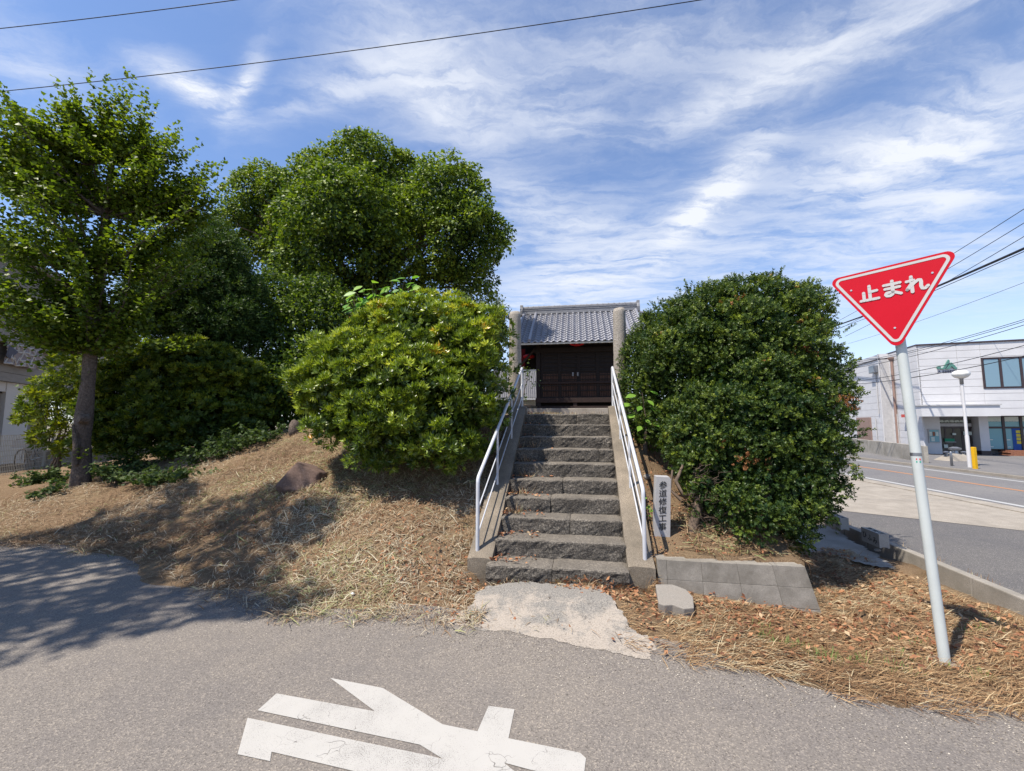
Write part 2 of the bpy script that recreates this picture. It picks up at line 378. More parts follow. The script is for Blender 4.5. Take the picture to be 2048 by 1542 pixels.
G = lambda *s: list(s)
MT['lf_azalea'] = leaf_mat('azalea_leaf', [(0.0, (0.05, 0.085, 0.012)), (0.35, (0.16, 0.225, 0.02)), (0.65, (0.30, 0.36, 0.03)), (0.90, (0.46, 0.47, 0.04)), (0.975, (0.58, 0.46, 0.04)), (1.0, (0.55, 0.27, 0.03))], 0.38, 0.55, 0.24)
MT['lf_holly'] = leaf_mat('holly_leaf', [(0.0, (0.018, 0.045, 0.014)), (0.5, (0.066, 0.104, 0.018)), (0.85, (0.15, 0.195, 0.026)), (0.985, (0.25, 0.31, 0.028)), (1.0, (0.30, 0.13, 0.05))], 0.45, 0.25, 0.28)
MT['lf_brown'] = leaf_mat('withered_leaf', [(0.0, (0.16, 0.07, 0.03)), (1.0, (0.34, 0.16, 0.07))], 0.8, 0.1, 0.15, (1.1, 0.9, 0.6))
MT['lf_camphor'] = leaf_mat('camphor_leaf', [(0.0, (0.022, 0.05, 0.013)), (0.45, (0.13, 0.19, 0.018)), (0.8, (0.25, 0.31, 0.026)), (1.0, (0.38, 0.40, 0.05))], 0.5, 0.3, 0.32)
MT['lf_ginkgo'] = leaf_mat('ginkgo_leaf', [(0.0, (0.055, 0.095, 0.012)), (0.5, (0.135, 0.185, 0.016)), (0.85, (0.22, 0.265, 0.02)), (1.0, (0.33, 0.34, 0.035))], 0.45, 0.4, 0.45)
MT['lf_yew'] = leaf_mat('yew_leaf', [(0.0, (0.022, 0.052, 0.014)), (0.6, (0.065, 0.11, 0.02)), (1.0, (0.14, 0.18, 0.03))], 0.55, 0.25, 0.28)
MT['lf_hedge'] = leaf_mat('hedge_leaf', [(0.0, (0.028, 0.06, 0.012)), (0.5, (0.11, 0.15, 0.014)), (1.0, (0.27, 0.28, 0.02))], 0.5, 0.3, 0.34)
MT['lf_cut'] = leaf_mat('cut_leaf', [(0.0, (0.03, 0.055, 0.018)), (0.6, (0.07, 0.105, 0.03)), (1.0, (0.17, 0.21, 0.06))], 0.6, 0.2, 0.3)
MT['red_cloth'] = simple('red_cloth', (0.16, 0.01, 0.014), rough=0.9)
MT['lf_bright'] = leaf_mat('mulberry_leaf', [(0.0, (0.14, 0.30, 0.04)), (1.0, (0.26, 0.42, 0.06))], 0.45, 0.4, 0.42, (1.2, 1.3, 0.5))
MT['lf_grey'] = leaf_mat('olive_leaf', [(0.0, (0.05, 0.08, 0.03)), (1.0, (0.12, 0.145, 0.06))], 0.5, 0.3, 0.25)
MT['straw'] = leaf_mat('cut_straw', [(0.0, (0.10, 0.06, 0.033)), (0.25, (0.19, 0.108, 0.058)), (0.55, (0.295, 0.20, 0.122)), (0.8, (0.40, 0.32, 0.215)), (0.90, (0.51, 0.45, 0.33)), (0.95, (0.34, 0.33, 0.17)), (1.0, (0.19, 0.22, 0.08))], 0.75, 0.15, 0.2, (1.1, 1.0, 0.8))
MT['needle'] = leaf_mat('rust_litter', [(0.0, (0.17, 0.095, 0.05)), (0.5, (0.34, 0.215, 0.115)), (0.85, (0.46, 0.335, 0.19)), (1.0, (0.48, 0.41, 0.27))], 0.8, 0.1, 0.15, (1.1, 0.95, 0.7))
MT['dryleaf'] = leaf_mat('fallen_leaf', [(0.0, (0.13, 0.055, 0.035)), (0.5, (0.30, 0.13, 0.065)), (0.85, (0.42, 0.22, 0.11)), (1.0, (0.45, 0.33, 0.2))], 0.7, 0.2, 0.15, (1.1, 0.9, 0.7))
MT['grass'] = leaf_mat('green_grass', [(0.0, (0.075, 0.14, 0.03)), (1.0, (0.20, 0.27, 0.075))], 0.6, 0.25, 0.3)

# ------------------------------------------------------------------ geometry helpers
def tag(o, label=None, cat=None, group=None, kind=None):
    if label: o['label'] = label
    if cat: o['category'] = cat
    if group: o['group'] = group
    if kind: o['kind'] = kind
    return o
def link(o, parent=None, keep=True):
    """keep: the object's own coordinates are world coordinates"""
    col.objects.link(o)
    if parent is not None:
        o.parent = parent
        if keep:
            o.matrix_parent_inverse = MW[parent.name].inverted(); MW[o.name] = o.matrix_basis.copy()
        else:
            MW[o.name] = MW[parent.name] @ o.matrix_basis
    else:
        MW[o.name] = o.matrix_basis.copy()
    return o
MW = {}
def empty(name, loc, label, cat, group=None, rz=0.0):
    o = bpy.data.objects.new(name, None)
    o.empty_display_size = 0.2
    o.location = Vector([float(v) for v in loc]); o.rotation_euler = (0, 0, rz)
    link(o); tag(o, label, cat, group)
    return o
class MB:
    def __init__(s): s.v = []; s.f = []
    def add(s, vs, fs):
        o = len(s.v); s.v += [tuple(map(float, p)) for p in vs]; s.f += [tuple(i + o for i in f) for f in fs]; return s
    def hexa(s, p):      # 8 corners: bottom 4 ccw, top 4 ccw
        return s.add(p, [(0, 3, 2, 1), (4, 5, 6, 7), (0, 1, 5, 4), (1, 2, 6, 5), (2, 3, 7, 6), (3, 0, 4, 7)])
    def box(s, x0, x1, y0, y1, z0, z1, fr=None):
        p = [(x0, y0, z0), (x1, y0, z0), (x1, y1, z0), (x0, y1, z0), (x0, y0, z1), (x1, y0, z1), (x1, y1, z1), (x0, y1, z1)]
        if fr: p = [fr(*q) for q in p]
        return s.hexa(p)
    def tube(s, pts, rad, seg=8, cap=True, flat=None):
        pts = [np.array(p, float) for p in pts]; n = len(pts)
        rad = [rad] * n if np.isscalar(rad) else rad
        rings = []; ref = None
        for i in range(n):
            d = pts[min(i + 1, n - 1)] - pts[max(i - 1, 0)]; d /= (np.linalg.norm(d) + 1e-9)
            if ref is None:
                ref = np.array([0, 0, 1.0]) if abs(d[2]) < 0.9 else np.array([1.0, 0, 0])
            a = np.cross(d, ref); a /= np.linalg.norm(a) + 1e-9; b = np.cross(a, d); ref = b
            rings.append([pts[i] + rad[i] * (math.cos(t) * a + math.sin(t) * b) for t in np.linspace(0, 2 * math.pi, seg, endpoint=False)])
        vs = [p for r_ in rings for p in r_]; fs = []
        for i in range(n - 1):
            for k in range(seg):
                fs.append((i * seg + k, i * seg + (k + 1) % seg, (i + 1) * seg + (k + 1) % seg, (i + 1) * seg + k))
        if cap:      # caps on their own vertices keep the side shading clean
            nv = len(vs); vs = vs + rings[0] + rings[-1]; fs += [tuple(nv + k for k in range(seg))[::-1], tuple(nv + seg + k for k in range(seg))]
        return s.add(vs, fs)
    def lathe(s, prof, seg=16, at=(0, 0, 0)):
        vs = [(at[0] + r_ * math.cos(t), at[1] + r_ * math.sin(t), at[2] + z) for r_, z in prof for t in np.linspace(0, 2 * math.pi, seg, endpoint=False)]
        fs = []
        for i in range(len(prof) - 1):
            for k in range(seg):
                fs.append((i * seg + k, i * seg + (k + 1) % seg, (i + 1) * seg + (k + 1) % seg, (i + 1) * seg + k))
        fs += [tuple(range(seg))[::-1], tuple((len(prof) - 1) * seg + k for k in range(seg))]
        return s.add(vs, fs)
    def prism(s, poly, fr, t0, t1):      # poly in 2-D, fr(a, b, t) -> world
        n = len(poly)
        vs = [fr(a, b, t0) for a, b in poly] + [fr(a, b, t1) for a, b in poly]
        fs = [tuple(range(n))[::-1], tuple(range(n, 2 * n))] + [(i, (i + 1) % n, n + (i + 1) % n, n + i) for i in range(n)]
        return s.add(vs, fs)
    def build(s, name, mat, parent=None, smooth=False, bevel=0.0, seg=2, recalc=True):
        me = bpy.data.meshes.new(name); me.from_pydata(s.v, [], s.f)
        if recalc or bevel:
            bm = bmesh.new(); bm.from_mesh(me)
            bmesh.ops.recalc_face_normals(bm, faces=bm.faces)
            if bevel:
                bmesh.ops.bevel(bm, geom=[e for e in bm.edges], offset=bevel, segments=seg, affect='EDGES', profile=0.6, clamp_overlap=True)
            bm.to_mesh(me); bm.free()
        me.materials.append(MT[mat] if isinstance(mat, str) else mat)
        if smooth: me.polygons.foreach_set('use_smooth', [len(p_.vertices) <= 4 for p_ in me.polygons])
        me.update()
        o = bpy.data.objects.new(name, me)
        return link(o, parent)
def soup(name, V, F, mat, parent=None, rnd=None, smooth=False, kind=None):
    V = np.asarray(V, np.float32); F = np.asarray(F, np.int32)
    me = bpy.data.meshes.new(name); nf, k = F.shape
    me.vertices.add(len(V)); me.vertices.foreach_set('co', V.ravel())
    me.loops.add(nf * k); me.loops.foreach_set('vertex_index', F.ravel())
    me.polygons.add(nf); me.polygons.foreach_set('loop_start', np.arange(0, nf * k, k, dtype=np.int32))
    if rnd is not None:
        at = me.attributes.new('rnd', 'FLOAT', 'POINT'); at.data.foreach_set('value', np.clip(rnd, 0, 1).astype(np.float32))
    me.materials.append(MT[mat] if isinstance(mat, str) else mat)
    me.update(calc_edges=True); me.validate()
    if smooth: me.polygons.foreach_set('use_smooth', [True] * nf)
    o = bpy.data.objects.new(name, me)
    link(o, parent)
    if kind: o['kind'] = kind
    return o
def unit(a): return a / (np.linalg.norm(a, axis=-1, keepdims=True) + 1e-9)
def frames(zax, yax):
    z = unit(zax); x = unit(np.cross(yax, z)); y = np.cross(z, x)
    return np.stack([x, y, z], 1)            # rows are axes
def inst(tv, tf, pos, fr, sc):
    tv = np.asarray(tv, float); tf = np.asarray(tf, int)
    V = np.einsum('nk,mkj->mnj', tv, fr) * np.asarray(sc).reshape(-1, 1, 1) + pos[:, None, :]
    F = tf[None] + (np.arange(len(pos)) * len(tv))[:, None, None]
    return V.reshape(-1, 3), F.reshape(-1, tf.shape[1])
# leaf outlines (y = along the leaf, z = its upper side)
LEAF = ([(0, 0, 0), (-0.26, 0.5, 0.09), (0, 1, -0.05), (0.26, 0.5, 0.09), (0, 0.5, 0.0)], [(0, 4, 1), (1, 4, 2), (0, 3, 4), (4, 3, 2)])
LEAF2 = ([(0, 0, 0), (-0.28, 0.5, 0.07), (0, 1, -0.06), (0.28, 0.5, 0.07)], [(0, 3, 1), (1, 3, 2)])
FAN = ([(0, 0, 0), (-0.5, 0.72, 0.06), (0.0, 0.86, -0.04), (0.5, 0.72, 0.06)], [(0, 2, 1), (0, 3, 2)])
def rosette(n=9, tilt=0.55, wid=0.19, seed=1):
    r_ = np.random.default_rng(seed); V = []; F = []
    for i in range(n):
        a = i * 2.399 + r_.uniform(-.2, .2); t = tilt + r_.uniform(-.35, .35) + 0.04 * i; ln = r_.uniform(.75, 1.1)
        d = np.array([math.cos(a) * math.cos(t), math.sin(a) * math.cos(t), math.sin(t)])
        sd = np.array([-math.sin(a), math.cos(a), 0]); up = np.cross(d, sd)
        o = len(V)
        V += [0.08 * d, (0.55 * d - wid * sd - 0.05 * up) * ln, (1.0 * d + up * 0.10) * ln, (0.55 * d + wid * sd - 0.05 * up) * ln]
        F += [(o, o + 3, o + 1), (o + 1, o + 3, o + 2)]
    return V, F
def sprig(n=12, ln=1.0, leaf=0.3, wid=0.11, seed=2):
    r_ = np.random.default_rng(seed); V = []; F = []
    for i in range(n):
        y = ln * (0.12 + 0.88 * i / n); a = i * 2.399; t = r_.uniform(0.3, 1.0)
        d = np.array([math.cos(a) * math.cos(t), math.sin(t), math.sin(a) * math.cos(t)])
        sd = unit(np.cross(d, [0.1, 1, 0.2])); o = len(V); b = np.array([0, y, 0]); l_ = leaf * r_.uniform(.8, 1.2)
        V += [b, b + 0.5 * l_ * d - wid * sd, b + l_ * d, b + 0.5 * l_ * d + wid * sd]
        F += [(o, o + 3, o + 1), (o + 1, o + 3, o + 2)]
    return V, F
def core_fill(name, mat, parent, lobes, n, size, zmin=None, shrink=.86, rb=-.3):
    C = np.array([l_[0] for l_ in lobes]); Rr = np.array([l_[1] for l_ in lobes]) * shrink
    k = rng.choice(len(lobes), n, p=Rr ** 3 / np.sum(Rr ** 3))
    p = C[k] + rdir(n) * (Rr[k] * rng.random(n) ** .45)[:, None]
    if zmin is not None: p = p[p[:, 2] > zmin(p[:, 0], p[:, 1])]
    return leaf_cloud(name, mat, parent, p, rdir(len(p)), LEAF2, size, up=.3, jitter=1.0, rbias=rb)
def rdir(n): return unit(rng.normal(size=(n, 3)))
def ball(px, py, rpx, d):
    c = gy(px, py, d); return (c, rpx / FPX * d)
def crown_points(lobes, n_sub, sub_r, n_leaf, squash=(1, 1, 1), zmin=None, bias=0.7, inner=0.0, cut_down=0.3):
    C = np.array([l_[0] for l_ in lobes]); Rr = np.array([l_[1] for l_ in lobes])
    w = Rr ** 2 / np.sum(Rr ** 2); subs = []; nrm = []; srs = []
    sq = np.array(squash, float)
    for i in range(len(lobes)):
        m = int(n_sub * w[i] * 1.7) + 4
        d = rdir(m); d = d[(d[:, 2] > -0.35) | (rng.random(m) < cut_down)]
        rad = Rr[i] * (1 - 0.2 * rng.random(len(d)) ** 1.6)
        p = C[i] + d * rad[:, None] * sq
        keep = np.ones(len(p), bool)
        for j in range(len(lobes)):
            if j != i: keep &= np.linalg.norm((p - C[j]) / sq, axis=1) > Rr[j] * 0.84
        if inner: keep |= rng.random(len(p)) < inner
        if zmin is not None: keep &= p[:, 2] > zmin(p[:, 0], p[:, 1])
        subs.append(p[keep]); nrm.append(d[keep])
    S = np.concatenate(subs); Nn = np.concatenate(nrm)
    sr = sub_r * rng.uniform(0.65, 1.35, len(S))
    k = np.repeat(np.arange(len(S)), n_leaf)
    d2 = unit(Nn[k] * bias + rng.normal(size=(len(k), 3)))
    pos = S[k] + d2 * (sr[k] * rng.random(len(k)) ** 0.4)[:, None]
    return pos, d2, Nn[k], k, S
def pads(lobes, n_pad, pad_r, n_leaf, zmin=None, flat=.6, up=.55, keep=None, spread=.85):
    """leafy pads standing out of the lobes, with gaps between them"""
    C = np.array([l_[0] for l_ in lobes]); Rr = np.array([l_[1] for l_ in lobes]); w = Rr ** 2 / np.sum(Rr ** 2); P_ = []; N_ = []
    for i in range(len(lobes)):
        m = int(n_pad * w[i] * 2.2) + 3; d = rdir(m); d = d[(d[:, 2] > -.45) | (rng.random(m) < .5)]
        p = C[i] + d * (Rr[i] * rng.uniform(.78, 1.02, len(d)))[:, None]; ok = np.ones(len(p), bool)
        for j in range(len(lobes)):
            if j != i: ok &= np.linalg.norm(p - C[j], axis=1) > Rr[j] * .86
        if zmin is not None: ok &= p[:, 2] > zmin(p[:, 0], p[:, 1])
        P_.append(p[ok]); N_.append(d[ok])
    P_ = np.concatenate(P_); N_ = np.concatenate(N_); r_ = pad_r * rng.uniform(.55, 1.35, len(P_))
    k = np.repeat(np.arange(len(P_)), n_leaf)
    d2 = unit(N_[k] * .7 + np.array([0, 0, up]) + rng.normal(size=(len(k), 3)) * spread)
    pos = P_[k] + d2 * np.array([1, 1, flat]) * (r_[k] * (.55 + .45 * rng.random(len(k))))[:, None]
    tone = np.repeat(rng.normal(size=len(P_)) * .10, n_leaf)
    if keep is not None: m = keep(pos); pos, d2, tone = pos[m], d2[m], tone[m]
    return pos, d2, tone
def leaf_cloud(name, mat, parent, pos, d2, tmpl, size, up=0.7, jitter=0.5, droop=0.3, rbias=0.0, along=False, kind='stuff', hgt=0.0, smooth=False):
    n = len(pos)
    if along:    # sprig axis points outwards
        y = unit(d2 + rng.normal(size=(n, 3)) * jitter + np.array([0, 0, 0.25])); z = unit(np.cross(rdir(n), y))
    else:
        z = unit(d2 * 0.55 + np.array([0, 0, up]) + rng.normal(size=(n, 3)) * jitter)
        y = d2 + rng.normal(size=(n, 3)) * 0.7 + np.array([0, 0, -droop])
    fr = frames(z, y)
    sc = size * rng.uniform(0.7, 1.25, n)
    V, F = inst(tmpl[0], tmpl[1], pos, fr, sc)
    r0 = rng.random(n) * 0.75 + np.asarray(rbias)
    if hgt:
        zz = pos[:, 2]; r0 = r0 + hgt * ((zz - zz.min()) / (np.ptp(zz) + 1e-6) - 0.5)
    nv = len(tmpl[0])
    r = np.repeat(r0, nv) + rng.uniform(-0.06, 0.06, n * nv)
    return soup(name, V, F, mat, parent, r, smooth, kind)
def branch(mb, p0, p1, r0, r1, wob=0.08, n=6, seg=7):
    p0 = np.array(p0, float); p1 = np.array(p1, float); L = np.linalg.norm(p1 - p0); pts = []
    for i in range(n + 1):
        t = i / n; q_ = p0 + (p1 - p0) * t
        if 0 < i < n: q_ = q_ + rng.normal(size=3) * wob * L * 0.5
        pts.append(q_)
    mb.tube(pts, [r0 + (r1 - r0) * i / n for i in range(n + 1)], seg)
    return pts
def text_mesh(body, size, mat, fr, extrude=0.004, bold=0.0, parent=None, name='character', spacing=1.0):
    """letters lying in the plane fr(a, b, h): a to the reader's right, b up, h out of the face"""
    cu = bpy.data.curves.new('glyph', 'FONT'); cu.body = body; cu.size = size; cu.extrude = 0.0; cu.offset = bold; cu.resolution_u = 3
    cu.space_character = spacing
    ob = bpy.data.objects.new('glyph', cu); col.objects.link(ob)
    dg = bpy.context.evaluated_depsgraph_get(); dg.update()
    me = bpy.data.meshes.new_from_object(ob.evaluated_get(dg))
    bpy.data.objects.remove(ob); bpy.data.curves.remove(cu)
    xs = [v.co.x for v in me.vertices] or [0]; ys = [v.co.y for v in me.vertices] or [0]
    cx, cy = (min(xs) + max(xs)) / 2, (min(ys) + max(ys)) / 2
    for v in me.vertices: v.co = Vector([float(w) for w in fr(v.co.x - cx, v.co.y - cy, extrude)])
    me.materials.clear(); me.materials.append(MT[mat]); me.name = name
    return link(bpy.data.objects.new(name, me), parent)

# ------------------------------------------------------------------ the lie of the land
A = R(9.74); O = np.array([0.459, 4.354])
U = np.array([math.cos(A), -math.sin(A)]); VV = np.array([math.sin(A), math.cos(A)])
def S(u, v, z): p = O + U * u + VV * v; return (p[0], p[1], z)
def uv(x, y):
    dx, dy = x - O[0], y - O[1]; return dx * U[0] + dy * U[1], dx * VV[0] + dy * VV[1]
RISE, TREAD, SW = 0.18, 0.30, 0.69
def road_z(x, y=0):
    t = np.clip((np.asarray(x, float) - 0.9) / 4.3, 0, 1); return -0.2 * t * t * (3 - 2 * t)
EDGE = [(-60, 21.0), (-24, 11.0), (-12, 7.2), (-8.5, 6.15), (-6.98, 5.83), (-5.46, 5.62), (-4.03, 4.99), (-2.84, 4.27), (-1.81, 3.88), (-0.51, 3.56), (1.01, 3.08), (1.58, 2.93), (2.11, 2.8), (3.1, 2.62), (5.0, 2.3), (9, 1.6)]
ex, ey = np.array(EDGE).T
def edge_y(x): return np.interp(x, ex, ey)
CP = []
for x in np.arange(-24, 9.1, 1.5):
    e = edge_y(x); z = float(road_z(x))
    CP += [(x, e, z), (x, e - 0.8, z - 0.10), (x, e - 2.5, z - 0.3)]
    if -3.5 < x < 5: CP += [(x + .4, edge_y(x + .4) + .42, float(road_z(x + .4)) + (.045 if x > .8 else .03))]
CP += [(-0.5, 4.62, .09), (0.3, 4.2, .05), (0.9, 4.0, .03), (1.25, 4.2, .05), (-.65, 5.5, .62), (-.5, 6.5, 1.25), (-.3, 7.3, 1.78), (.6, 7.5, 1.80), (1.7, 7.4, 1.80), (1, 9, 1.72), (2, 12, 1.76), (3, 16, 2.12), (3, 22, 2.2), (0, 16, 2.1),
       (-1.5, 4.65, .24), (-1.8, 5.5, .55), (-2, 6.5, 1.0), (-2, 7.5, 1.45), (-2, 9, 1.75), (-3.4, 4.9, .16), (-3.5, 5.8, .42), (-3.7, 6.8, .78), (-4, 8, 1.22), (-4.3, 9.5, 1.62),
       (-6, 6.6, .22), (-6.3, 7.6, .5), (-6.5, 9, .92), (-7, 11, 1.2), (-8.3, 7.5, .28), (-8.6, 9.2, .55), (-11, 8.2, .18), (-11, 10, .3), (-14, 12, .25), (-20, 15, .2), (-20, 22, .2), (-14, 18, .3),
       (-9, 14, 1.1), (-4, 14, 1.9), (-9, 20, 1.3), (-4, 20, 2.1), (-4, 26, 1.8), (3, 27, 1.8), (8, 26, -.2), (-14, 26, .2), (-22, 26, .2),
       (1.5, 5.5, .70), (2.2, 5.5, .52), (2.7, 5.5, .36), (1.9, 6.5, 1.32), (2.5, 6.5, .95), (2.9, 6.5, .55), (2.4, 7.5, 1.65), (3.2, 8, .9), (3.6, 8, .3), (4.2, 12, 1.6), (5, 12, .6), (5.6, 16, .8), (6.2, 12, -.2),
       (3.5, 3.9, -.14), (4.3, 3.2, -.16), (4.4, 4.4, -.16), (4.2, 6, -.17), (4.4, 8, -.18), (5.5, 4, -.24), (6, 7, -.24), (7, 12, -.24), (8.5, 5, -.26), (8.5, 16, -.24), (8.5, 21, -.24), (3.2, 5.6, -.10), (3.45, 6.5, -.1), (2.0, 3.9, -.04), (2.7, 3.75, -.09), (1.5, 4.05, .03)]
CP = np.array(CP, float)
def _k(r2): return 0.5 * r2 * np.log(np.maximum(r2, 1e-12))
_n = len(CP); _D = ((CP[:, None, :2] - CP[None, :, :2]) ** 2).sum(-1)
_Pm = np.concatenate([np.ones((_n, 1)), CP[:, :2]], 1)
_M = np.block([[_k(_D) + 0.02 * np.eye(_n), _Pm], [_Pm.T, np.zeros((3, 3))]])
_W = np.linalg.solve(_M, np.concatenate([CP[:, 2], np.zeros(3)]))
KD = unit(np.array([0.2, 1.0])); KN = np.array([KD[1], -KD[0]]); K0 = np.array([4.72, 3.0])
def _lat(x, y, f, seed):      # cheap value noise, vectorised
    x = x * f + seed * 17.3; y = y * f + seed * 9.1
    xi = np.floor(x).astype(np.int64); yi = np.floor(y).astype(np.int64); fx = x - xi; fy = y - yi
    fx = fx * fx * (3 - 2 * fx); fy = fy * fy * (3 - 2 * fy)
    def h(a, b):
        n = (a * 374761393 + b * 668265263 + seed * 144269) & 0x7fffffff
        n = ((n ^ (n >> 13)) * 1274126177) & 0x7fffffff
        return ((n ^ (n >> 16)) & 0xffff) / 65535.0
    return (h(xi, yi) * (1 - fx) + h(xi + 1, yi) * fx) * (1 - fy) + (h(xi, yi + 1) * (1 - fx) + h(xi + 1, yi + 1) * fx) * fy
def terrain(x, y):
    x = np.atleast_1d(np.asarray(x, float)); y = np.atleast_1d(np.asarray(y, float)); out = np.empty(x.shape)
    for i in range(0, len(x), 20000):
        a, b = x[i:i + 20000], y[i:i + 20000]
        r2 = (a[:, None] - CP[None, :, 0]) ** 2 + (b[:, None] - CP[None, :, 1]) ** 2
        out[i:i + 20000] = _k(r2) @ _W[:_n] + _W[_n] + a * _W[_n + 1] + b * _W[_n + 2]
    nz = (_lat(x, y, 0.9, 1) - .5) * .14 + (_lat(x, y, 2.3, 2) - .5) * .11 + (_lat(x, y, 6, 3) - .5) * .06 + (_lat(x, y, 14, 4) - .5) * .018
    ed = np.clip((y - edge_y(x)) / 1.2, 0.25, 1)
    out = out + nz * ed
    u, v = uv(x, y)
    soil = 0.27 + np.clip((v - 0.45), 0, 3) * (0.50 - 0.12 * np.clip(u - 1, 0, 1.4)) + nz * 0.35
    inb = (u > 0.92) & (u < 2.44) & (v > 0.24) & (v < 1.6)
    out = np.where(inb, np.where(v < 1.1, soil, soil + (out - soil) * (v - 1.1) / 0.5), out)
    front = (u > 0.95) & (u < 2.75) & (v <= 0.24) & (v > -1.2)
    out = np.where(front & (v > -0.1), np.minimum(out, 0.015 - 0.105 * (u - 0.9)), out)
    side = (u >= 2.44) & (u < 3.3) & (v > 0.2) & (v < 1.9)
    out = np.where(side, np.minimum(out, -0.13 - 0.03 * (u - 2.3)), out)
    st_ = (np.abs(u) < 0.86) & (v > -0.02) & (v < 2.95)
    out = np.where(st_, np.minimum(out, 0.6 * v - 0.16), out)
    out = np.where((u > -1.5 - .12 * (v - 3)) & (u < 2.2 + .15 * (v - 3)) & (v > 3.2) & (v < 15), np.minimum(out - nz * ed, 1.775 + np.clip(v - 3.2, 0, 9) * .012), out)
    kx = (x - K0[0]) * KN[0] + (y - K0[1]) * KN[1]
    out = np.where(kx > 0.06, np.minimum(out, -0.45), out)
    ta = np.clip((y - edge_y(x) - .12) / .7, 0, 1)
    out = np.where((np.abs(u - .02) < .78) & (v < -.12) & (y > edge_y(x) - .3), np.minimum(out, road_z(x) - .003 + .055 * ta), out)
    out = np.where((np.abs(u) < 1.35) & (v > 2.7) & (v < 3.5), np.minimum(out, 1.79), out)
    flat = (np.abs(u) < 0.86) & (v >= 2.95) & (v < 3.4)
    out = np.where(flat, np.minimum(out, 1.785), out)
    return out
def tz(x, y): return float(terrain([x], [y])[0])

# verge and mound
gx = np.concatenate([np.arange(-24, -10, .35), np.arange(-10, -5, .14), np.arange(-5, 5.0, .06), np.arange(5.0, 9, .25)])
gyy = np.concatenate([np.arange(1.2, 9, .06), np.arange(9, 14, .2), np.arange(14, 27, .5)])
XX, YY = np.meshgrid(gx, gyy)
ZZ = terrain(XX.ravel(), YY.ravel())
nx, ny = len(gx), len(gyy)
ii = (np.arange(ny - 1)[:, None] * nx + np.arange(nx - 1)[None]).ravel()
mound = soup('grass_bank', np.stack([XX.ravel(), YY.ravel(), ZZ], 1), np.stack([ii, ii + 1, ii + nx + 1, ii + nx], 1), 'soil', None, None, True)
tag(mound, kind='structure')

MB().box(-900, 900, -600, 1500, -1.2, -0.42).build('ground', simple('far_ground', (0.2, 0.17, 0.12), rough=0.95)).__setitem__('kind', 'structure')

# the lane in front: a sheet that follows the lane's fall to the right
xs = np.concatenate([np.arange(-60, -6, 3), np.arange(-6, 6, .25), np.arange(6, 10.1, 1)])
V_ = []; F_ = []
for x in xs:
    e = edge_y(x)
    for y in (-9, -2, 1.0, e - 0.5, e + 0.12, e + 0.3): V_.append((x, y, float(road_z(x))))
for i in range(len(xs) - 1):
    for j in range(5):
        a = i * 6 + j; F_.append((a, a + 6, a + 7, a + 1))
lane = soup('lane', V_, F_, 'asphalt', None, None, True); tag(lane, kind='structure')

def patch(name, poly, zf, mat, cell=0.05, rag=0.05, parent=None, kind='structure', seed=5):
    """a thin ragged-edged sheet lying on the land"""
    poly = np.array(poly); x0, y0 = poly.min(0) - .1; x1, y1 = poly.max(0) + .1
    ax = np.arange(x0, x1, cell); ay = np.arange(y0, y1, cell); X, Y = np.meshgrid(ax, ay)
    wx = X + ((_lat(X.ravel(), Y.ravel(), 6, seed) - .5) * rag * 2 + (_lat(X.ravel(), Y.ravel(), 19, seed + 1) - .5) * rag).reshape(X.shape)
    wy = Y + ((_lat(X.ravel(), Y.ravel(), 6, seed + 2) - .5) * rag * 2 + (_lat(X.ravel(), Y.ravel(), 19, seed + 3) - .5) * rag).reshape(X.shape)
    ins = np.zeros(X.shape, bool); j = len(poly) - 1
    for i in range(len(poly)):
        xi, yi = poly[i]; xj, yj = poly[j]
        ins ^= ((yi > wy) != (yj > wy)) & (wx < (xj - xi) * (wy - yi) / (yj - yi + 1e-12) + xi); j = i
    Z = zf(X.ravel(), Y.ravel()); n1 = len(ax)
    idx = (np.arange(len(ay) - 1)[:, None] * n1 + np.arange(n1 - 1)[None])
    ok = ins[:-1, :-1] & ins[1:, 1:] & ins[1:, :-1] & ins[:-1, 1:]
    k = idx[ok]
    o = soup(name, np.stack([X.ravel(), Y.ravel(), Z], 1), np.stack([k, k + 1, k + n1 + 1, k + n1], 1), mat, parent, None, True)
    bm = bmesh.new(); bm.from_mesh(o.data); bmesh.ops.delete(bm, geom=[v for v in bm.verts if not v.link_faces], context='VERTS'); bm.to_mesh(o.data); bm.free()
    if kind: o['kind'] = kind
    return o
APR = [gz(*p)[:2] for p in ((985, 1182), (1060, 1175), (1185, 1178), (1230, 1215), (1255, 1255), (1300, 1275), (1316, 1322), (1180, 1296), (1020, 1268), (885, 1248), (925, 1222), (955, 1198))]
def apr_z(x, y):
    t = np.clip((y - 3.3) / 1.0, 0, 1); return np.maximum(road_z(x) + 0.008 + 0.05 * t, terrain(x, y) * (t > .8) - 1 * (t <= .8))
patch('concrete_apron', APR, lambda x, y: road_z(x) + 0.0035 + 0.055 * np.clip((y - edge_y(x) - .12) / 0.7, 0, 1), 'apron', 0.012, 0.045)

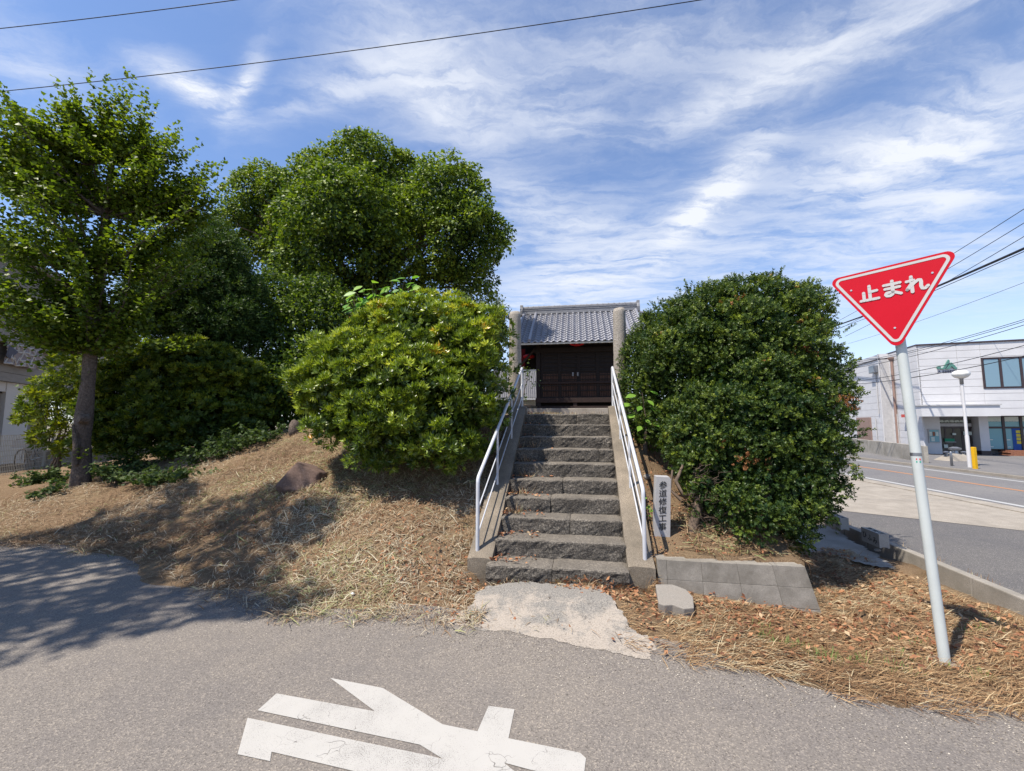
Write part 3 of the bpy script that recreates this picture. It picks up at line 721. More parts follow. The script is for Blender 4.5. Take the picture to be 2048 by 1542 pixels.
# painted character on the lane
ROAD_CHAR = [(660, 1357), (765, 1377), (885, 1450), (955, 1464), (977, 1413), (1029, 1420), (1017, 1478), (1160, 1507), (1172, 1518), (1166, 1565), (1060, 1541), (1008, 1527), (1060, 1570), (1020, 1600), (900, 1592), (700, 1542), (543, 1505), (540, 1524), (475, 1510), (495, 1437), (690, 1478), (855, 1512), (887, 1520), (840, 1491), (515, 1422), (553, 1388), (750, 1424)]
cp = [gz(*p) for p in ROAD_CHAR]
bm = bmesh.new(); vs = [bm.verts.new((p[0], p[1], 0.004)) for p in cp]; bm.faces.new(vs)
bmesh.ops.triangulate(bm, faces=bm.faces[:]); bmesh.ops.recalc_face_normals(bm, faces=bm.faces)
if sum(f.normal.z for f in bm.faces) < 0: bmesh.ops.reverse_faces(bm, faces=bm.faces[:])
me = bpy.data.meshes.new('painted_character'); bm.to_mesh(me); bm.free(); me.materials.append(MT['paint'])
o = link(bpy.data.objects.new('painted_character', me), lane); o['label'] = 'worn white painted stop character on the grey lane'

# main road and its edges on the right
ZR = -0.2
MD = np.array([0.125, 0.992]); MD /= np.linalg.norm(MD); MN = np.array([MD[1], -MD[0]])
def RD(off, along, z): p = np.array([11.68, 13.0]) + MN * off + MD * along; return (p[0], p[1], z)
def strip(name, o0, o1, a0, a1, z, mat, parent=None, kind='structure', th=0.0):
    mb = MB()
    if th: mb.hexa([RD(o0, a0, z - th), RD(o1, a0, z - th), RD(o1, a1, z - th), RD(o0, a1, z - th), RD(o0, a0, z), RD(o1, a0, z), RD(o1, a1, z), RD(o0, a1, z)])
    else: mb.add([RD(o0, a0, z), RD(o1, a0, z), RD(o1, a1, z), RD(o0, a1, z)], [(0, 1, 2, 3)])
    ob = mb.build(name, mat, parent, recalc=bool(th))
    if kind: ob['kind'] = kind
    return ob
lot = MB().add([(2.98, -6, ZR - .012), (14, -6, ZR - .012), (14, 9.5, ZR - .012), (10.2, 30, ZR - .012), (5.6, 7, ZR - .012)], [(0, 1, 2, 3, 4)]).build('parking_area', 'asphalt_lot', recalc=False); lot['kind'] = 'structure'
PV = [(5.9, 9.9), (7.06, 8.9), (8.94, 7.25), (10.4, 5.9), (11.15, 5.2), (12.2, 14), (14.2, 30), (8.0, 30)]
pav = MB().add([(x, y, ZR - .006) for x, y in PV], [tuple(range(len(PV)))]).build('pavement', 'concrete_pale', recalc=False); pav['kind'] = 'structure'
main = strip('main_road', -0.2, 5.6, -30, 90, ZR - .002, 'asphalt_main')
for nm, o0, o1, m in (('edge_line', 0.0, 0.16, 'line_white'), ('centre_line', 2.28, 2.44, 'line_orange'), ('edge_line', 4.18, 4.33, 'line_white')):
    strip(nm, o0, o1, -28, 80, ZR + .003, m, main, None)
gut = strip('gutter_strip', -0.62, -0.2, -30, 60, ZR + .012, 'concrete_pale', None, 'structure', 0.06)
farp = strip('far_pavement', 5.0, 11.0, -30, 60, ZR + .02, 'concrete_pale', None, 'structure', 0.1)
fk = strip('far_kerb', 4.85, 5.0, -30, 60, ZR + .09, 'concrete_pale', None, 'structure', 0.2)
jalot = MB().add([RD(5.6, -30, ZR + .026), RD(40, -30, ZR + .026), RD(40, 60, ZR + .026), RD(5.6, 60, ZR + .026)], [(0, 1, 2, 3)]).build('forecourt', 'asphalt_main', recalc=False); jalot['kind'] = 'structure'

# low kerb beside the mound and the strip of path inside it
def KP(a, o, z): p = K0 + KD * a + KN * o; return (p[0], p[1], z)
kerb = bpy.data.objects.new('kerb', None); link(kerb); kerb['kind'] = 'structure'
for i in range(-4, 14):
    a0, a1 = i * 0.6 + 0.004, i * 0.6 + 0.596
    MB().hexa([KP(a0, 0, -.4), KP(a0, .13, -.4), KP(a1, .13, -.4), KP(a1, 0, -.4), KP(a0, .01, -.06), KP(a0, .12, -.06), KP(a1, .12, -.06), KP(a1, .01, -.06)]).build('kerb_stone', 'concrete', kerb, bevel=0.012)
PTH = [gz(*p, -.14)[:2] for p in ((1560, 1050), (1600, 1040), (1660, 1048), (1720, 1082), (1790, 1122), (1800, 1135), (1740, 1128), (1680, 1110), (1620, 1100))]
patch('concrete_path', PTH, lambda x, y: np.maximum(terrain(x, y) + .012, -.17), 'concrete', 0.05, 0.05, seed=11)


# ------------------------------------------------------------------ stone staircase
stairs = empty('stone_staircase', S(0, 0, 0), 'steep flight of ten dark weathered granite steps between concrete side curbs', 'stairs')
JOINT = [(.46,), (.70,), (.58,), (.40,), (.50,), (.33,), (.86,), (.55,), (.42,), (.62,)]
for _i in (1, 5, 7, 8): JOINT[_i] = ()
def stone_block(u0, u1, i, idx):
    """a rough-hewn block: fine grid over front and top, pushed about by noise"""
    z1 = (i + 1) * RISE; z0 = i * RISE - 0.03; v0 = i * TREAD; v1 = v0 + TREAD + 0.06
    n = max(4, int((u1 - u0) / 0.045)); path = []
    for k in range(6): path.append((v0, z0 + (z1 - 0.02 - z0) * k / 5, 1.0))
    path += [(v0 + 0.008, z1 - 0.007, 0.7), (v0 + 0.024, z1, 0.4), (v0 + 0.11, z1, 0.2), (v0 + 0.21, z1, 0.2), (v1, z1, 0.15)]
    V = []; F = []
    sag = random.uniform(-.006, .006); sagv = random.uniform(-.012, .012)
    for a in range(n + 1):
        u = u0 + (u1 - u0) * a / n; ee = min(a, n - a) / n
        endr = 0.012 if a in (0, n) else 0.0
        for (v, z, am) in path:
            q3 = Vector((u * 6.5 + i * 3.1, z * 11, idx * 5.7)); q4 = Vector((u * 26, z * 30 + v * 20, i * 7.7))
            d = mnoise.noise(q3) * 0.016 + mnoise.noise(q4) * 0.012
            dz = mnoise.noise(Vector((u * 4, v * 9, i * 4.4))) * 0.008 + mnoise.noise(q4 + Vector((9, 3, 1))) * 0.004
            V.append(S(u, v + d * am + endr * (am > .5) + sagv, z + dz * (1 if am < 1 else am * (z - z0) / (z1 - z0)) + sag * (z - z0) / RISE - endr * (am < 1)))
    m = len(path)
    for a in range(n):
        for k in range(m - 1): F.append((a * m + k, (a + 1) * m + k, (a + 1) * m + k + 1, a * m + k + 1))
    b0 = len(V)
    for a in (0, n):          # side faces
        u = u0 if a == 0 else u1
        V.append(S(u, v1, z0)); F.append(tuple([a * m + k for k in range(m)] + [len(V) - 1]))
    mb = MB(); mb.add(V, F)
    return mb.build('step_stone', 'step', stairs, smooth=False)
k = 0
for i in range(10):
    cuts = [-SW - (0.03 if i else .06)] + [-SW + 2 * SW * f for f in JOINT[i]] + [SW + 0.02]
    for a, b in zip(cuts[:-1], cuts[1:]):
        stone_block(a + .003, b - .003, i, k); k += 1
# landing slab above the last step
MB().prism([(-SW - .02, 0), (SW + .02, 0), (SW + .02, .45), (-SW - .02, .45)], lambda a, b, t: S(a, 2.99 + b, t), 1.6, 1.785).build('landing_slab', 'concrete_pale', stairs, bevel=0.01)
for sgn in (-1, 1):
    prof = [(0.10, -0.15), (0.10, 0.205), (0.16, 0.235), (2.86, 1.93), (3.02, 1.94), (3.02, 1.3)]
    V = []; F = []; nu = 5
    # subdivided top so that the worn concrete can be uneven
    dense = []
    for (a, b), (c, d) in zip(prof, prof[1:] + prof[:1]):
        m = max(1, int(math.hypot(c - a, d - b) / 0.12))
        dense += [(a + (c - a) * t / m, b + (d - b) * t / m) for t in range(m)]
    for t in range(nu):
        u = (0.705 + 0.265 * t / (nu - 1)) * sgn
        for a, b in dense:
            nn = mnoise.noise(Vector((u * 8, a * 5, b * 5 + sgn * 9))) * 0.007
            V.append(S(u + nn, a + nn, b + nn * 1.2 - (0.012 if t in (0, nu - 1) and b > 0.19 and b > .6 * a else 0)))
    m = len(dense)
    for t in range(nu - 1):
        for j in range(m): F.append((t * m + j, t * m + (j + 1) % m, (t + 1) * m + (j + 1) % m, (t + 1) * m + j))
    F += [tuple(range(m)), tuple((nu - 1) * m + j for j in range(m))[::-1]]
    c_ = MB().add(V, F).build('side_curb', 'curb', stairs); c_['label'] = ('dark shaded' if sgn < 0 else 'sunlit') + ' concrete curb sloping up beside the steps'

# ------------------------------------------------------------------ handrails
for sgn, side in ((-1, 'beside the broad yellow-green bush'), (1, 'beside the engraved stone marker')):
    hr = empty('handrail', S(.87 * sgn, .2, .2), 'white painted tubular steel handrail ' + side, 'handrail', 'handrails of the stone stairs')
    def HU(v): return (.885 - .095 * (v - .2) / 2.75) * sgn
    def topz(v): return (1.03 if sgn < 0 else .95) + (v - .2) * (1.60 if sgn < 0 else 1.66) / 2.75
    def curbz(v): return .235 + (v - .16) * 1.695 / 2.7
    zt = topz(.2)
    rail = [S(HU(.2), .2, .20), S(HU(.2), .2, zt - .05), S(HU(.205), .205, zt - .012), S(HU(.23), .23, topz(.23)), S(HU(1.2), 1.2, topz(1.2)), S(HU(2.93), 2.93, topz(2.93)), S(HU(2.955), 2.955, topz(2.95) - .012), S(HU(2.955), 2.955, topz(2.95) - .06), S(HU(2.955), 2.955, 1.9)]
    MB().tube(rail, .0215, 12).build('top_rail', 'rail', hr, True)
    for v in (1.12, 2.03):
        MB().tube([S(HU(v), v, curbz(v) - .03), S(HU(v), v, topz(v) - .01)], .0165, 10).build('post', 'rail', hr, True)
        MB().tube([S(HU(v), v, topz(v) - .014), S(HU(v + .001), v, topz(v) + .004)], .0236, 10).build('joint_sleeve', 'rail', hr, True)
    for f in (.20, .55):
        MB().tube([S(HU(.2), .2, curbz(.2) + (topz(.2) - curbz(.2)) * f), S(HU(2.95), 2.95, curbz(2.95) + (topz(2.95) - curbz(2.95)) * f)], .0085, 8).build('lower_rail', 'rail', hr, True)

# ------------------------------------------------------------------ rough round granite pillars
for sgn, lab in ((-1, 'rough round granite pillar half hidden behind the yellow-green bush'), (1, 'rough round granite pillar rising from the dark holly shrub')):
    u0 = .935 * sgn; ztop = 3.68 if sgn < 0 else 3.66
    V = []; F = []; seg = 22; rows = 34
    for i in range(rows + 1):
        t = i / rows; z = 1.55 + (ztop - 1.55) * t; r0 = .122 - .014 * t
        if i > rows - 2: r0 *= (.985, .86)[i - rows + 1]
        for k in range(seg):
            a = 2 * math.pi * k / seg; nn = mnoise.noise(Vector((math.cos(a) * 5, math.sin(a) * 5, z * 9 + sgn * 30))) * .007
            V.append(S(u0 + (r0 + nn) * math.cos(a), 3.06 + (r0 + nn) * math.sin(a), z + (.006 * math.cos(a) if i == rows else 0)))
    for i in range(rows):
        for k in range(seg): F.append((i * seg + k, i * seg + (k + 1) % seg, (i + 1) * seg + (k + 1) % seg, (i + 1) * seg + k))
    F.append(tuple(rows * seg + k for k in range(seg)))
    p = MB().add(V, F).build('stone_pillar', 'pillar', None, True)
    tag(p, lab, 'pillar', 'granite pillars at the stair head')

# ------------------------------------------------------------------ retaining wall of concrete blocks
rw = empty('retaining_wall', S(1.7, .2, -.1), 'low grey concrete block wall with battered corner under the dark shrub', 'wall')
def wtop(u): return .27
def wface(z): return .17 - (0.27 - z) * .07       # battered face
def umap(u, z): return u + max(0.0, (u - 1.3)) * (0.27 - z) * .24
def wblock(u0, u1, z0, z1, v1=.33):
    mb = MB(); p = []
    for z in (z0, z1):
        for (u, v) in ((u0, wface(z)), (u1, wface(z)), (u1, v1), (u0, v1)): p.append(S(umap(u, z), v, z))
    mb.hexa(p); mb.build('concrete_block', 'block', rw, bevel=.0035)
for (u0, u1) in ((1.0, 1.09), (1.092, 1.42), (1.4215, 1.75), (1.7515, 2.07), (2.0715, 2.36)):
    wblock(u0, u1, .0795, .27 + random.uniform(-.004, .003))
    wblock(u0 - (.0 if u0 < 1.05 else 0), u1, -.11, .078)
    if u0 > 1.5: wblock(u0, u1, -.3, -.114)
# the return of the wall running back along the mound
for j, (v0, v1) in enumerate(((.334, .70), (.704, 1.07), (1.074, 1.44))):
    for (z0, z1) in ((.082, .27 + .0 * j), (-.11, .078), (-.3, -.114)):
        p = []
        for z in (z0, z1):
            uo = 2.36 + (.27 - z) * .25
            for (u, v) in ((2.2, v0), (uo, v0), (uo, v1), (2.2, v1)): p.append(S(u, v, z))
        MB().hexa(p).build('concrete_block', 'block', rw, bevel=.006)

# ------------------------------------------------------------------ engraved stone marker
ms = gz(1324, 1092, .27); mu, mv = uv(ms[0], ms[1])
mk = empty('stone_marker', S(mu, mv, .25), 'upright grey granite marker stone engraved with six black characters', 'stone marker')
MH, MWd = .79, .176
def MS(a, b, h): return S(mu + a + .045 * b, mv - h - .05 * (b - .3) * 0.2, .25 + b)
MB().prism([(-MWd / 2, -.12), (MWd / 2, -.12), (MWd / 2 - .002, MH - .03), (MWd / 2 - .022, MH - .004), (-MWd / 2 + .008, MH)], lambda a, b, t: MS(a, b, t), -.13, 0).build('stone_shaft', 'stele', mk, bevel=.005)
for i, ch in enumerate('参道修復工事'):
    text_mesh(ch, .103, 'ink', (lambda i: lambda a, b, h: MS((a * .86 + .18 * b * 0 + .0), MH - .095 - i * .0925 + b * .86 + a * .10, h))(i), .0035, .0012, mk, 'engraved_character')

# broken slab in the litter, boulder, small stones, scrap
def rock(name, c, rad, mat, seed, sub=3, rough=.22, flat=None):
    bm = bmesh.new(); bmesh.ops.create_icosphere(bm, subdivisions=sub, radius=1)
    for v in bm.verts:
        n = mnoise.noise(v.co * 1.3 + Vector((seed, 0, 0))) * rough + mnoise.noise(v.co * 3.7 + Vector((0, seed, 0))) * rough * .4
        v.co = v.co * (1 + n)
        if flat:
            for d, lim in flat:
                dd = Vector(d).normalized(); e = v.co.dot(dd) - lim
                if e > 0: v.co -= dd * e * .92
        v.co = Vector((v.co.x * rad[0], v.co.y * rad[1], v.co.z * rad[2])) + Vector([float(w) for w in c])
    me = bpy.data.meshes.new(name); bm.to_mesh(me); bm.free(); me.materials.append(MT[mat])
    me.polygons.foreach_set('use_smooth', [True] * len(me.polygons))
    return link(bpy.data.objects.new(name, me))
sl = gz(1350, 1205, .0)
poly = [gz(x, y, .05 + (1216 - y) * .0009)[:2] for x, y in ((1311, 1172), (1345, 1172), (1372, 1180), (1386, 1192), (1388, 1210), (1368, 1212), (1345, 1205), (1330, 1206), (1317, 1203))]
mb = MB(); n = len(poly)
cen = np.mean(poly, 0); tilt = lambda p: .062 + (p[1] - cen[1]) * .22
mb.add([(*p, tilt(p)) for p in poly] + [(p[0], p[1] + .01, tilt(p) - .11) for p in poly], [tuple(range(n)), tuple(range(n, 2 * n))[::-1]] + [(i, n + i, n + (i + 1) % n, (i + 1) % n) for i in range(n)])
o = mb.build('broken_slab', 'slab', bevel=.008); tag(o, 'broken grey stone slab lying in dry leaves before the block wall', 'stone slab')
b = gy(606, 962, 6.35); bz = tz(b[0], b[1])
o = rock('boulder', (b[0], b[1], bz + .07), (.36, .3, .27), 'boulder', 3.3, 4, .25, [((.1, -1, .35), .62), ((-.8, -.2, .5), .68), ((.5, .1, 1), .7)])
tag(o, 'smooth reddish brown boulder half buried at the edge of the azalea bush', 'boulder')
b = gy(1293, 942, 5.9)
o = rock('loose_stone', (b[0], b[1], tz(b[0], b[1]) + .02), (.05, .045, .04), 'slab', 8, 2); tag(o, 'small pale stone on bare soil behind the engraved marker', 'stone')
b = gz(1755, 1103, -.13); o = rock('loose_stone', (b[0], b[1], -.11), (.045, .03, .02), 'slab', 5, 2); tag(o, 'small stone lying on the concrete path by the kerb', 'stone')
b = gy(590, 852, 8.8); o = rock('tree_stump', (b[0], b[1], tz(b[0], b[1]) + .1), (.12, .12, .2), 'bark', 6, 3); tag(o, 'dark short tree stump left of the azalea bush', 'stump')
b = gz(705, 1193, .03)
o = rock('paper_scrap', (b[0], b[1], tz(b[0], b[1]) + .012), (.022, .016, .014), 'paper', 2, 2, .6); tag(o, 'tiny crumpled white scrap in the straw at the lane edge', 'litter scrap')

# ------------------------------------------------------------------ two hollow concrete blocks on the kerb
def hollow_block(px, py, label, a_off, txt, first):
    p = gz(px, py, -.06); c = np.array(p[:2])
    root = empty('hollow_block', (c[0], c[1], -.06), label, 'concrete block', 'lettered blocks on the kerb')
    L, W, Hh = .39, .12, .19
    def BF(a, b, z): q_ = c + KD * (-a) + KN * b; return (q_[0], q_[1], -.06 + z)   # a: towards the camera
    # walls of the block with three open cells
    mb = MB()
    mb.box(-L / 2, L / 2, -.0, .024, 0, Hh, BF); mb.box(-L / 2, L / 2, W - .024, W, 0, Hh, BF)
    xs_ = [-L / 2, -.078, .052, L / 2 - .03]
    for x in xs_: mb.box(x + .001, x + .029, .0245, W - .0245, .01, Hh - .003, BF)
    mb.box(-L / 2 + .03, L / 2 - .03, .0243, W - .0243, .008, .055, BF)
    mb.build('block_shell', 'block_pale', root)
    for i, ch in enumerate(txt):
        text_mesh(ch, .098, 'ink', (lambda i: lambda a, b, h: BF(-.115 + i * .112 + a, -h, .10 - .012 * i + b))(i), .0025, .001, root, 'written_character')
hollow_block(1741, 1088, 'lettered hollow concrete block nearer the stop sign pole', 0, 'ひふみ', True)
hollow_block(1668, 1054, 'lettered hollow concrete block partly behind the dark shrub', 0, 'やふみ', False)

# ------------------------------------------------------------------ stop sign
TL = np.array([1653.3, 561.9]); TR = np.array([1925.4, 495.8]); BB = np.array([1793, 700.2])
psi = R(52.2); sn = np.array([math.sin(psi), math.cos(psi), 0.0])
P1_, P2_, P3_ = [on_plane(*t, (3.04, 3.24, 2), sn) for t in (TL, TR, BB)]
sc_c = (P1_ + P2_ + P3_) / 3
side_l = (np.linalg.norm(P1_ - P2_) + np.linalg.norm(P2_ - P3_) + np.linalg.norm(P3_ - P1_)) / 3
sx = unit(np.array([P2_[0] - P1_[0], P2_[1] - P1_[1], 0.0]))
tilt_r = math.atan2(P2_[2] - P1_[2], np.linalg.norm((P2_ - P1_)[:2]))
face = -sn
upv = np.array([0, 0, 1.0]) * math.cos(tilt_r) - sx * math.sin(tilt_r); sxx = sx * math.cos(tilt_r) + np.array([0, 0, 1.0]) * math.sin(tilt_r)
base_p = gy(1893, 1335, 3.22)
sg = empty('stop_sign', (base_p[0], base_p[1], -.14), 'red triangular stop sign with white lettering on a pale steel pole', 'road sign')
def SG(a, b, h): return sc_c + sxx * a + upv * b + face * h
def tri_out(inset, rad, seg=7):
    L = side_l; h = L * math.sqrt(3) / 2
    cs = [np.array([-L / 2, h / 3]), np.array([0, -2 * h / 3]), np.array([L / 2, h / 3])]
    out = []
    for c_ in cs:
        n_ = c_ / np.linalg.norm(c_); cc = c_ - n_ * (2 * inset + 2 * rad); a0 = math.atan2(n_[1], n_[0])
        for k in range(seg + 1):
            t = a0 - math.pi / 3 + 2 * math.pi / 3 * k / seg; out.append((cc[0] + rad * math.cos(t), cc[1] + rad * math.sin(t)))
    return out
MB().prism(tri_out(.0, .045), SG, -.002, .0).build('plate', 'sign_red', sg)
MB().prism(tri_out(.0, .045), SG, -.005, -.0022).build('plate_back', 'sign_back', sg)
oo, iw = tri_out(.0165, .040), tri_out(.036, .022)
mb = MB(); n = len(oo); mb.add([SG(a, b, .002) for a, b in oo] + [SG(a, b, .002) for a, b in iw], [(i, (i + 1) % n, n + (i + 1) % n, n + i) for i in range(n)])
ob = mb.build('border', 'sign_white', sg, recalc=False)
def strokes(name, lines, w, ctr, sc_, shear=0):
    mb = MB()
    for ln in lines:
        pts = [np.array(p, float) for p in ln]; den = []
        for a, b_ in zip(pts[:-1], pts[1:]):
            m = max(2, int(np.linalg.norm(b_ - a) / 6)); den += [a + (b_ - a) * t / m for t in range(m)]
        den.append(pts[-1])
        for p in (den[0], den[-1]):          # round ends
            mb.add([SG(*(np.array(ctr) + (p + w / 2 * np.array([math.cos(t), math.sin(t)])) * sc_), .0052) for t in np.linspace(0, 2 * math.pi, 14, endpoint=False)], [tuple(range(14))])
        L_, R_ = [], []
        for i, p in enumerate(den):
            d = den[min(i + 1, len(den) - 1)] - den[max(i - 1, 0)]; d = d / (np.linalg.norm(d) + 1e-9); nn = np.array([-d[1], d[0]])
            L_.append(p + nn * w / 2); R_.append(p - nn * w / 2)
        hh = .0038 + .0002 * lines.index(ln)
        n_ = len(den)
        mb.add([SG(*(np.array(ctr) + p * sc_), hh) for p in L_] + [SG(*(np.array(ctr) + p * sc_), hh) for p in R_], [(i, n_ + i, n_ + i + 1, i + 1) for i in range(n_ - 1)])
    return mb.build(name, 'sign_white', sg, recalc=False)
# lettering: 100-unit boxes, stroke by stroke
TOM = [[(-42, -40), (42, -40)], [(3, -40), (3, 45)], [(3, 8), (36, 10)], [(-26, -40), (-26, 8)]]
MA = [[(-36, 28), (36, 28)], [(-32, 4), (32, 4)], [(2, 46), (2, -18), (-1, -34), (-12, -41), (-27, -39), (-32, -30), (-27, -21), (-10, -19), (10, -23), (36, -38)]]
RE = [[(-22, 46), (-22, -44)], [(-42, 22), (-12, 24), (-16, 14), (-44, -26)], [(-44, -26), (-10, 8), (6, 20), (16, 18), (18, 6), (16, -18), (20, -34), (32, -36), (44, -24)]]
for nm, st_, cx in (('TOM', TOM, -.142), ('MA', MA, 0.0), ('RE', RE, .142)):
    strokes('stop_character', st_, 16.5, (cx * side_l / .8 + .012, .038), .00132 * side_l / .8)
for ba, bb in ((.245, .095), (-.245, .095), (0, -.28)):
    MB().prism([(ba + .0075 * math.cos(t), bb + .0075 * math.sin(t)) for t in np.linspace(0, 2 * math.pi, 8, endpoint=False)], SG, .0003, .004).build('bolt', 'sign_back', sg)
ptop = SG(0, .16, -.05)
prx = gy(1825, 650, 3.22)
PB = np.array([base_p[0], base_p[1], -.25]); PT = np.array([sc_c[0] + sn[0] * .055, sc_c[1] + sn[1] * .055, sc_c[2] + .2])
MB().tube([PB, PT], .0335, 20).build('pole', 'pole', sg, True)
MB().tube([PT + [0, 0, -.0], PT + [0, 0, .012]], .035, 20).build('pole_cap', 'steel', sg, True)
for dz in (.10, -.12):
    cpt = PT.copy(); f_ = (sc_c[2] + dz - PB[2]) / (PT[2] - PB[2]); cpt = PB + (PT - PB) * f_
    MB().tube([cpt + [0, 0, -.02], cpt + [0, 0, .02]], .038, 16).build('clamp', 'steel', sg, True)
zb = gy(1850, 909, 3.22)[2]; cpt = PB + (PT - PB) * ((zb - PB[2]) / (PT[2] - PB[2]))
MB().tube([cpt + [0, 0, -.012], cpt + [0, 0, .012]], .0345, 16).build('band', 'steel', sg, True)
lf = unit(np.array([-cpt[0], -cpt[1], 0])); lt = np.array([-lf[1], lf[0], 0])
for dz, m in ((-.036, 'sticker_red'), (-.056, 'sticker_green')):
    mb = MB(); cc = cpt + lf * .0338
    mb.hexa([tuple(cc + lt * a + lf * b + np.array([0, 0, dz + c__])) for c__ in (-.006, .006) for a, b in ((-.003, .0006), (.024, -.006), (.024, -.02), (-.003, -.02))])
    mb.build('sticker', m, sg)
ft = MB().lathe([(.11, -.06), (.11, .012), (.085, .02), (.03, .022)], 14, (PB[0], PB[1], tz(PB[0], PB[1]) - .012)).build('pole_footing', 'concrete', sg)

# ------------------------------------------------------------------ shrine hall
B = R(9.0); SU = np.array([math.cos(B), -math.sin(B)]); SV = np.array([math.sin(B), math.cos(B)])
SE = gy(1159, 682, 16.2)                # middle of the front eave
GR = gy(1150, 816, 16.9)[2]             # ground line of the hall
def H(a, b, z): p = SE[:2] + SU * a + SV * b; return (p[0], p[1], z)     # a right, b back from the eave
EZ = SE[2]; RB = 2.95; RZ = gy(1150, 624, 16.2 + 2.9)[2]; EW = 2.62
sh = empty('shrine_hall', H(0, .8, GR), 'small dark timber shrine hall with grey tiled gable roof behind the stairs', 'shrine')
slope = math.atan2(RZ - EZ, RB); SLEN = math.hypot(RB, RZ - EZ)
# roof deck
mb = MB()
mb.hexa([H(-EW, .04, EZ - .10), H(EW, .04, EZ - .10), H(EW, RB, RZ - .10), H(-EW, RB, RZ - .10), H(-EW, .04, EZ - .045), H(EW, .04, EZ - .045), H(EW, RB, RZ - .045), H(-EW, RB, RZ - .045)])
mb.hexa([H(-EW, RB + .002, RZ - .10), H(EW, RB + .002, RZ - .10), H(EW, 2 * RB, EZ - .10), H(-EW, 2 * RB, EZ - .10), H(-EW, RB + .002, RZ - .045), H(EW, RB + .002, RZ - .045), H(EW, 2 * RB, EZ - .045), H(-EW, 2 * RB, EZ - .045)])
roof = mb.build('roof', 'wood_dark', sh)
# one pantile, shared by all: wave section, lipped front edge
NC, NR = 20, 14
tw = 2 * (EW - .12) / NC; tl = SLEN / NR
mt = MB(); prof = []
for k in range(9):
    t = k / 8; prof.append((t * tw * 1.06, .030 * math.cos(t * 2 * math.pi + .5) + (.014 if t > .78 else 0)))
V = []; F = []
for (y, dz) in ((-.02, .042), (tl * .5, .020), (tl * 1.12, -.004)):
    V += [(x, y, h + dz) for x, h in prof]
V += [(x, -.02, h + .042 - .034) for x, h in prof]
for r_ in range(2):
    for k in range(8): a = r_ * 9 + k; F.append((a, a + 1, a + 10, a + 9))
for k in range(8): F.append((27 + k, 28 + k, k + 1, k))
mt.add(V, F)
tile0 = mt.build('roof_tile', 'tile', None, True); tmesh = tile0.data
MW.pop(tile0.name); bpy.data.objects.remove(tile0)
rotm = Matrix(((SU[0], SV[0] * math.cos(slope), -SV[0] * math.sin(slope)), (SU[1], SV[1] * math.cos(slope), -SV[1] * math.sin(slope)), (0, math.sin(slope), math.cos(slope))))
for r_ in range(NR):
    for c_ in range(NC):
        s0 = r_ * tl; p = H(-EW + .12 + c_ * tw, s0 * math.cos(slope), EZ - .012 + s0 * math.sin(slope))
        t_ = bpy.data.objects.new('roof_tile', tmesh)
        t_.matrix_basis = Matrix.Translation([float(v) for v in p]) @ (rotm @ Matrix.Rotation(random.uniform(-.008, .008), 3, 'X')).to_4x4()
        link(t_, roof)
# rolls down the verges, ridge stack
for a in (-EW + .05, EW - .05, -EW + .62, EW - .62):
    pts = [H(a, s0 * math.cos(slope) - .02, EZ + .055 + (.02 if abs(a) < 2.3 else 0) + s0 * math.sin(slope)) for s0 in np.linspace(0, SLEN, 15)]
    MB().tube(pts, [.062 + .006 * (i % 2) for i in range(15)], 10).build('verge_roll', 'tile', roof, True)
mb = MB()
for i, (w, z0, z1) in enumerate(((.17, -.06, .05), (.15, .052, .115), (.165, .118, .135), (.14, .137, .2), (.155, .203, .22), (.13, .222, .275))):
    mb.box(-EW - .0 - .01 * (i % 2), EW + .01 * (i % 2), RB - w, RB + w, RZ + z0, RZ + z1, H)
mb.build('ridge_stack', 'ridge', roof)
for k in range(21):
    a = -EW + .12 + k * (2 * EW - .24) / 20
    MB().tube([H(a - .11, RB, RZ + .30), H(a + .10, RB, RZ + .30)], .062, 10).build('ridge_cap', 'ridge', roof, True)
    MB().tube([H(a + .10, RB, RZ + .303), H(a + .135, RB, RZ + .303)], .075, 10).build('ridge_collar', 'ridge', roof, True)
for sgn in (-1, 1):
    mb = MB(); a0 = EW * sgn
    mb.prism([(-.19, -.1), (.19, -.1), (.2, .12), (.12, .3), (.1, .43), (-.1, .43), (-.12, .3), (-.2, .12)], lambda a, b, t: H(a0 + t * sgn, RB + a, RZ + b), .012, .14)
    mb.build('ridge_end_tile', 'ridge', roof, bevel=.015)
# lower flared tiles at the right gable
for k in range(7):
    MB().tube([H(EW + .10, RB - .35 - k * .26, RZ - .22 - k * .175), H(EW + .34, RB - .30 - k * .26, RZ - .25 - k * .175)], .075, 8).build('gable_tile', 'tile', roof, True)
# eave boards and rafters
MB().box(-EW, EW, .0, .035, EZ - .09, EZ - .025, H).build('eave_board', 'corr', roof)
for k in range(25):
    a = -EW + .15 + k * (2 * EW - .3) / 24
    MB().hexa([H(a + x, b, EZ - .17 + b * math.tan(slope) + z) for z in (0, .065) for x, b in ((-.026, .06), (.026, .06), (.026, 1.0), (-.026, 1.0))]).build('rafter', 'wood_dark', sh)
WB = .78; W0, W1 = gy(1072, 700, 16.9), gy(1243, 700, 16.6)
wa0 = float((W0[:2] - SE[:2]) @ SU); wa1 = float((W1[:2] - SE[:2]) @ SU)
def hz(py, b=WB): return gy(1150, py, 16.2 + b * .98)[2]
z_sill0, z_sill1 = GR, hz(812); z_f0, z_f1 = hz(805), hz(795.5); z_m0, z_m1 = hz(767), hz(763); z_top = EZ - .02
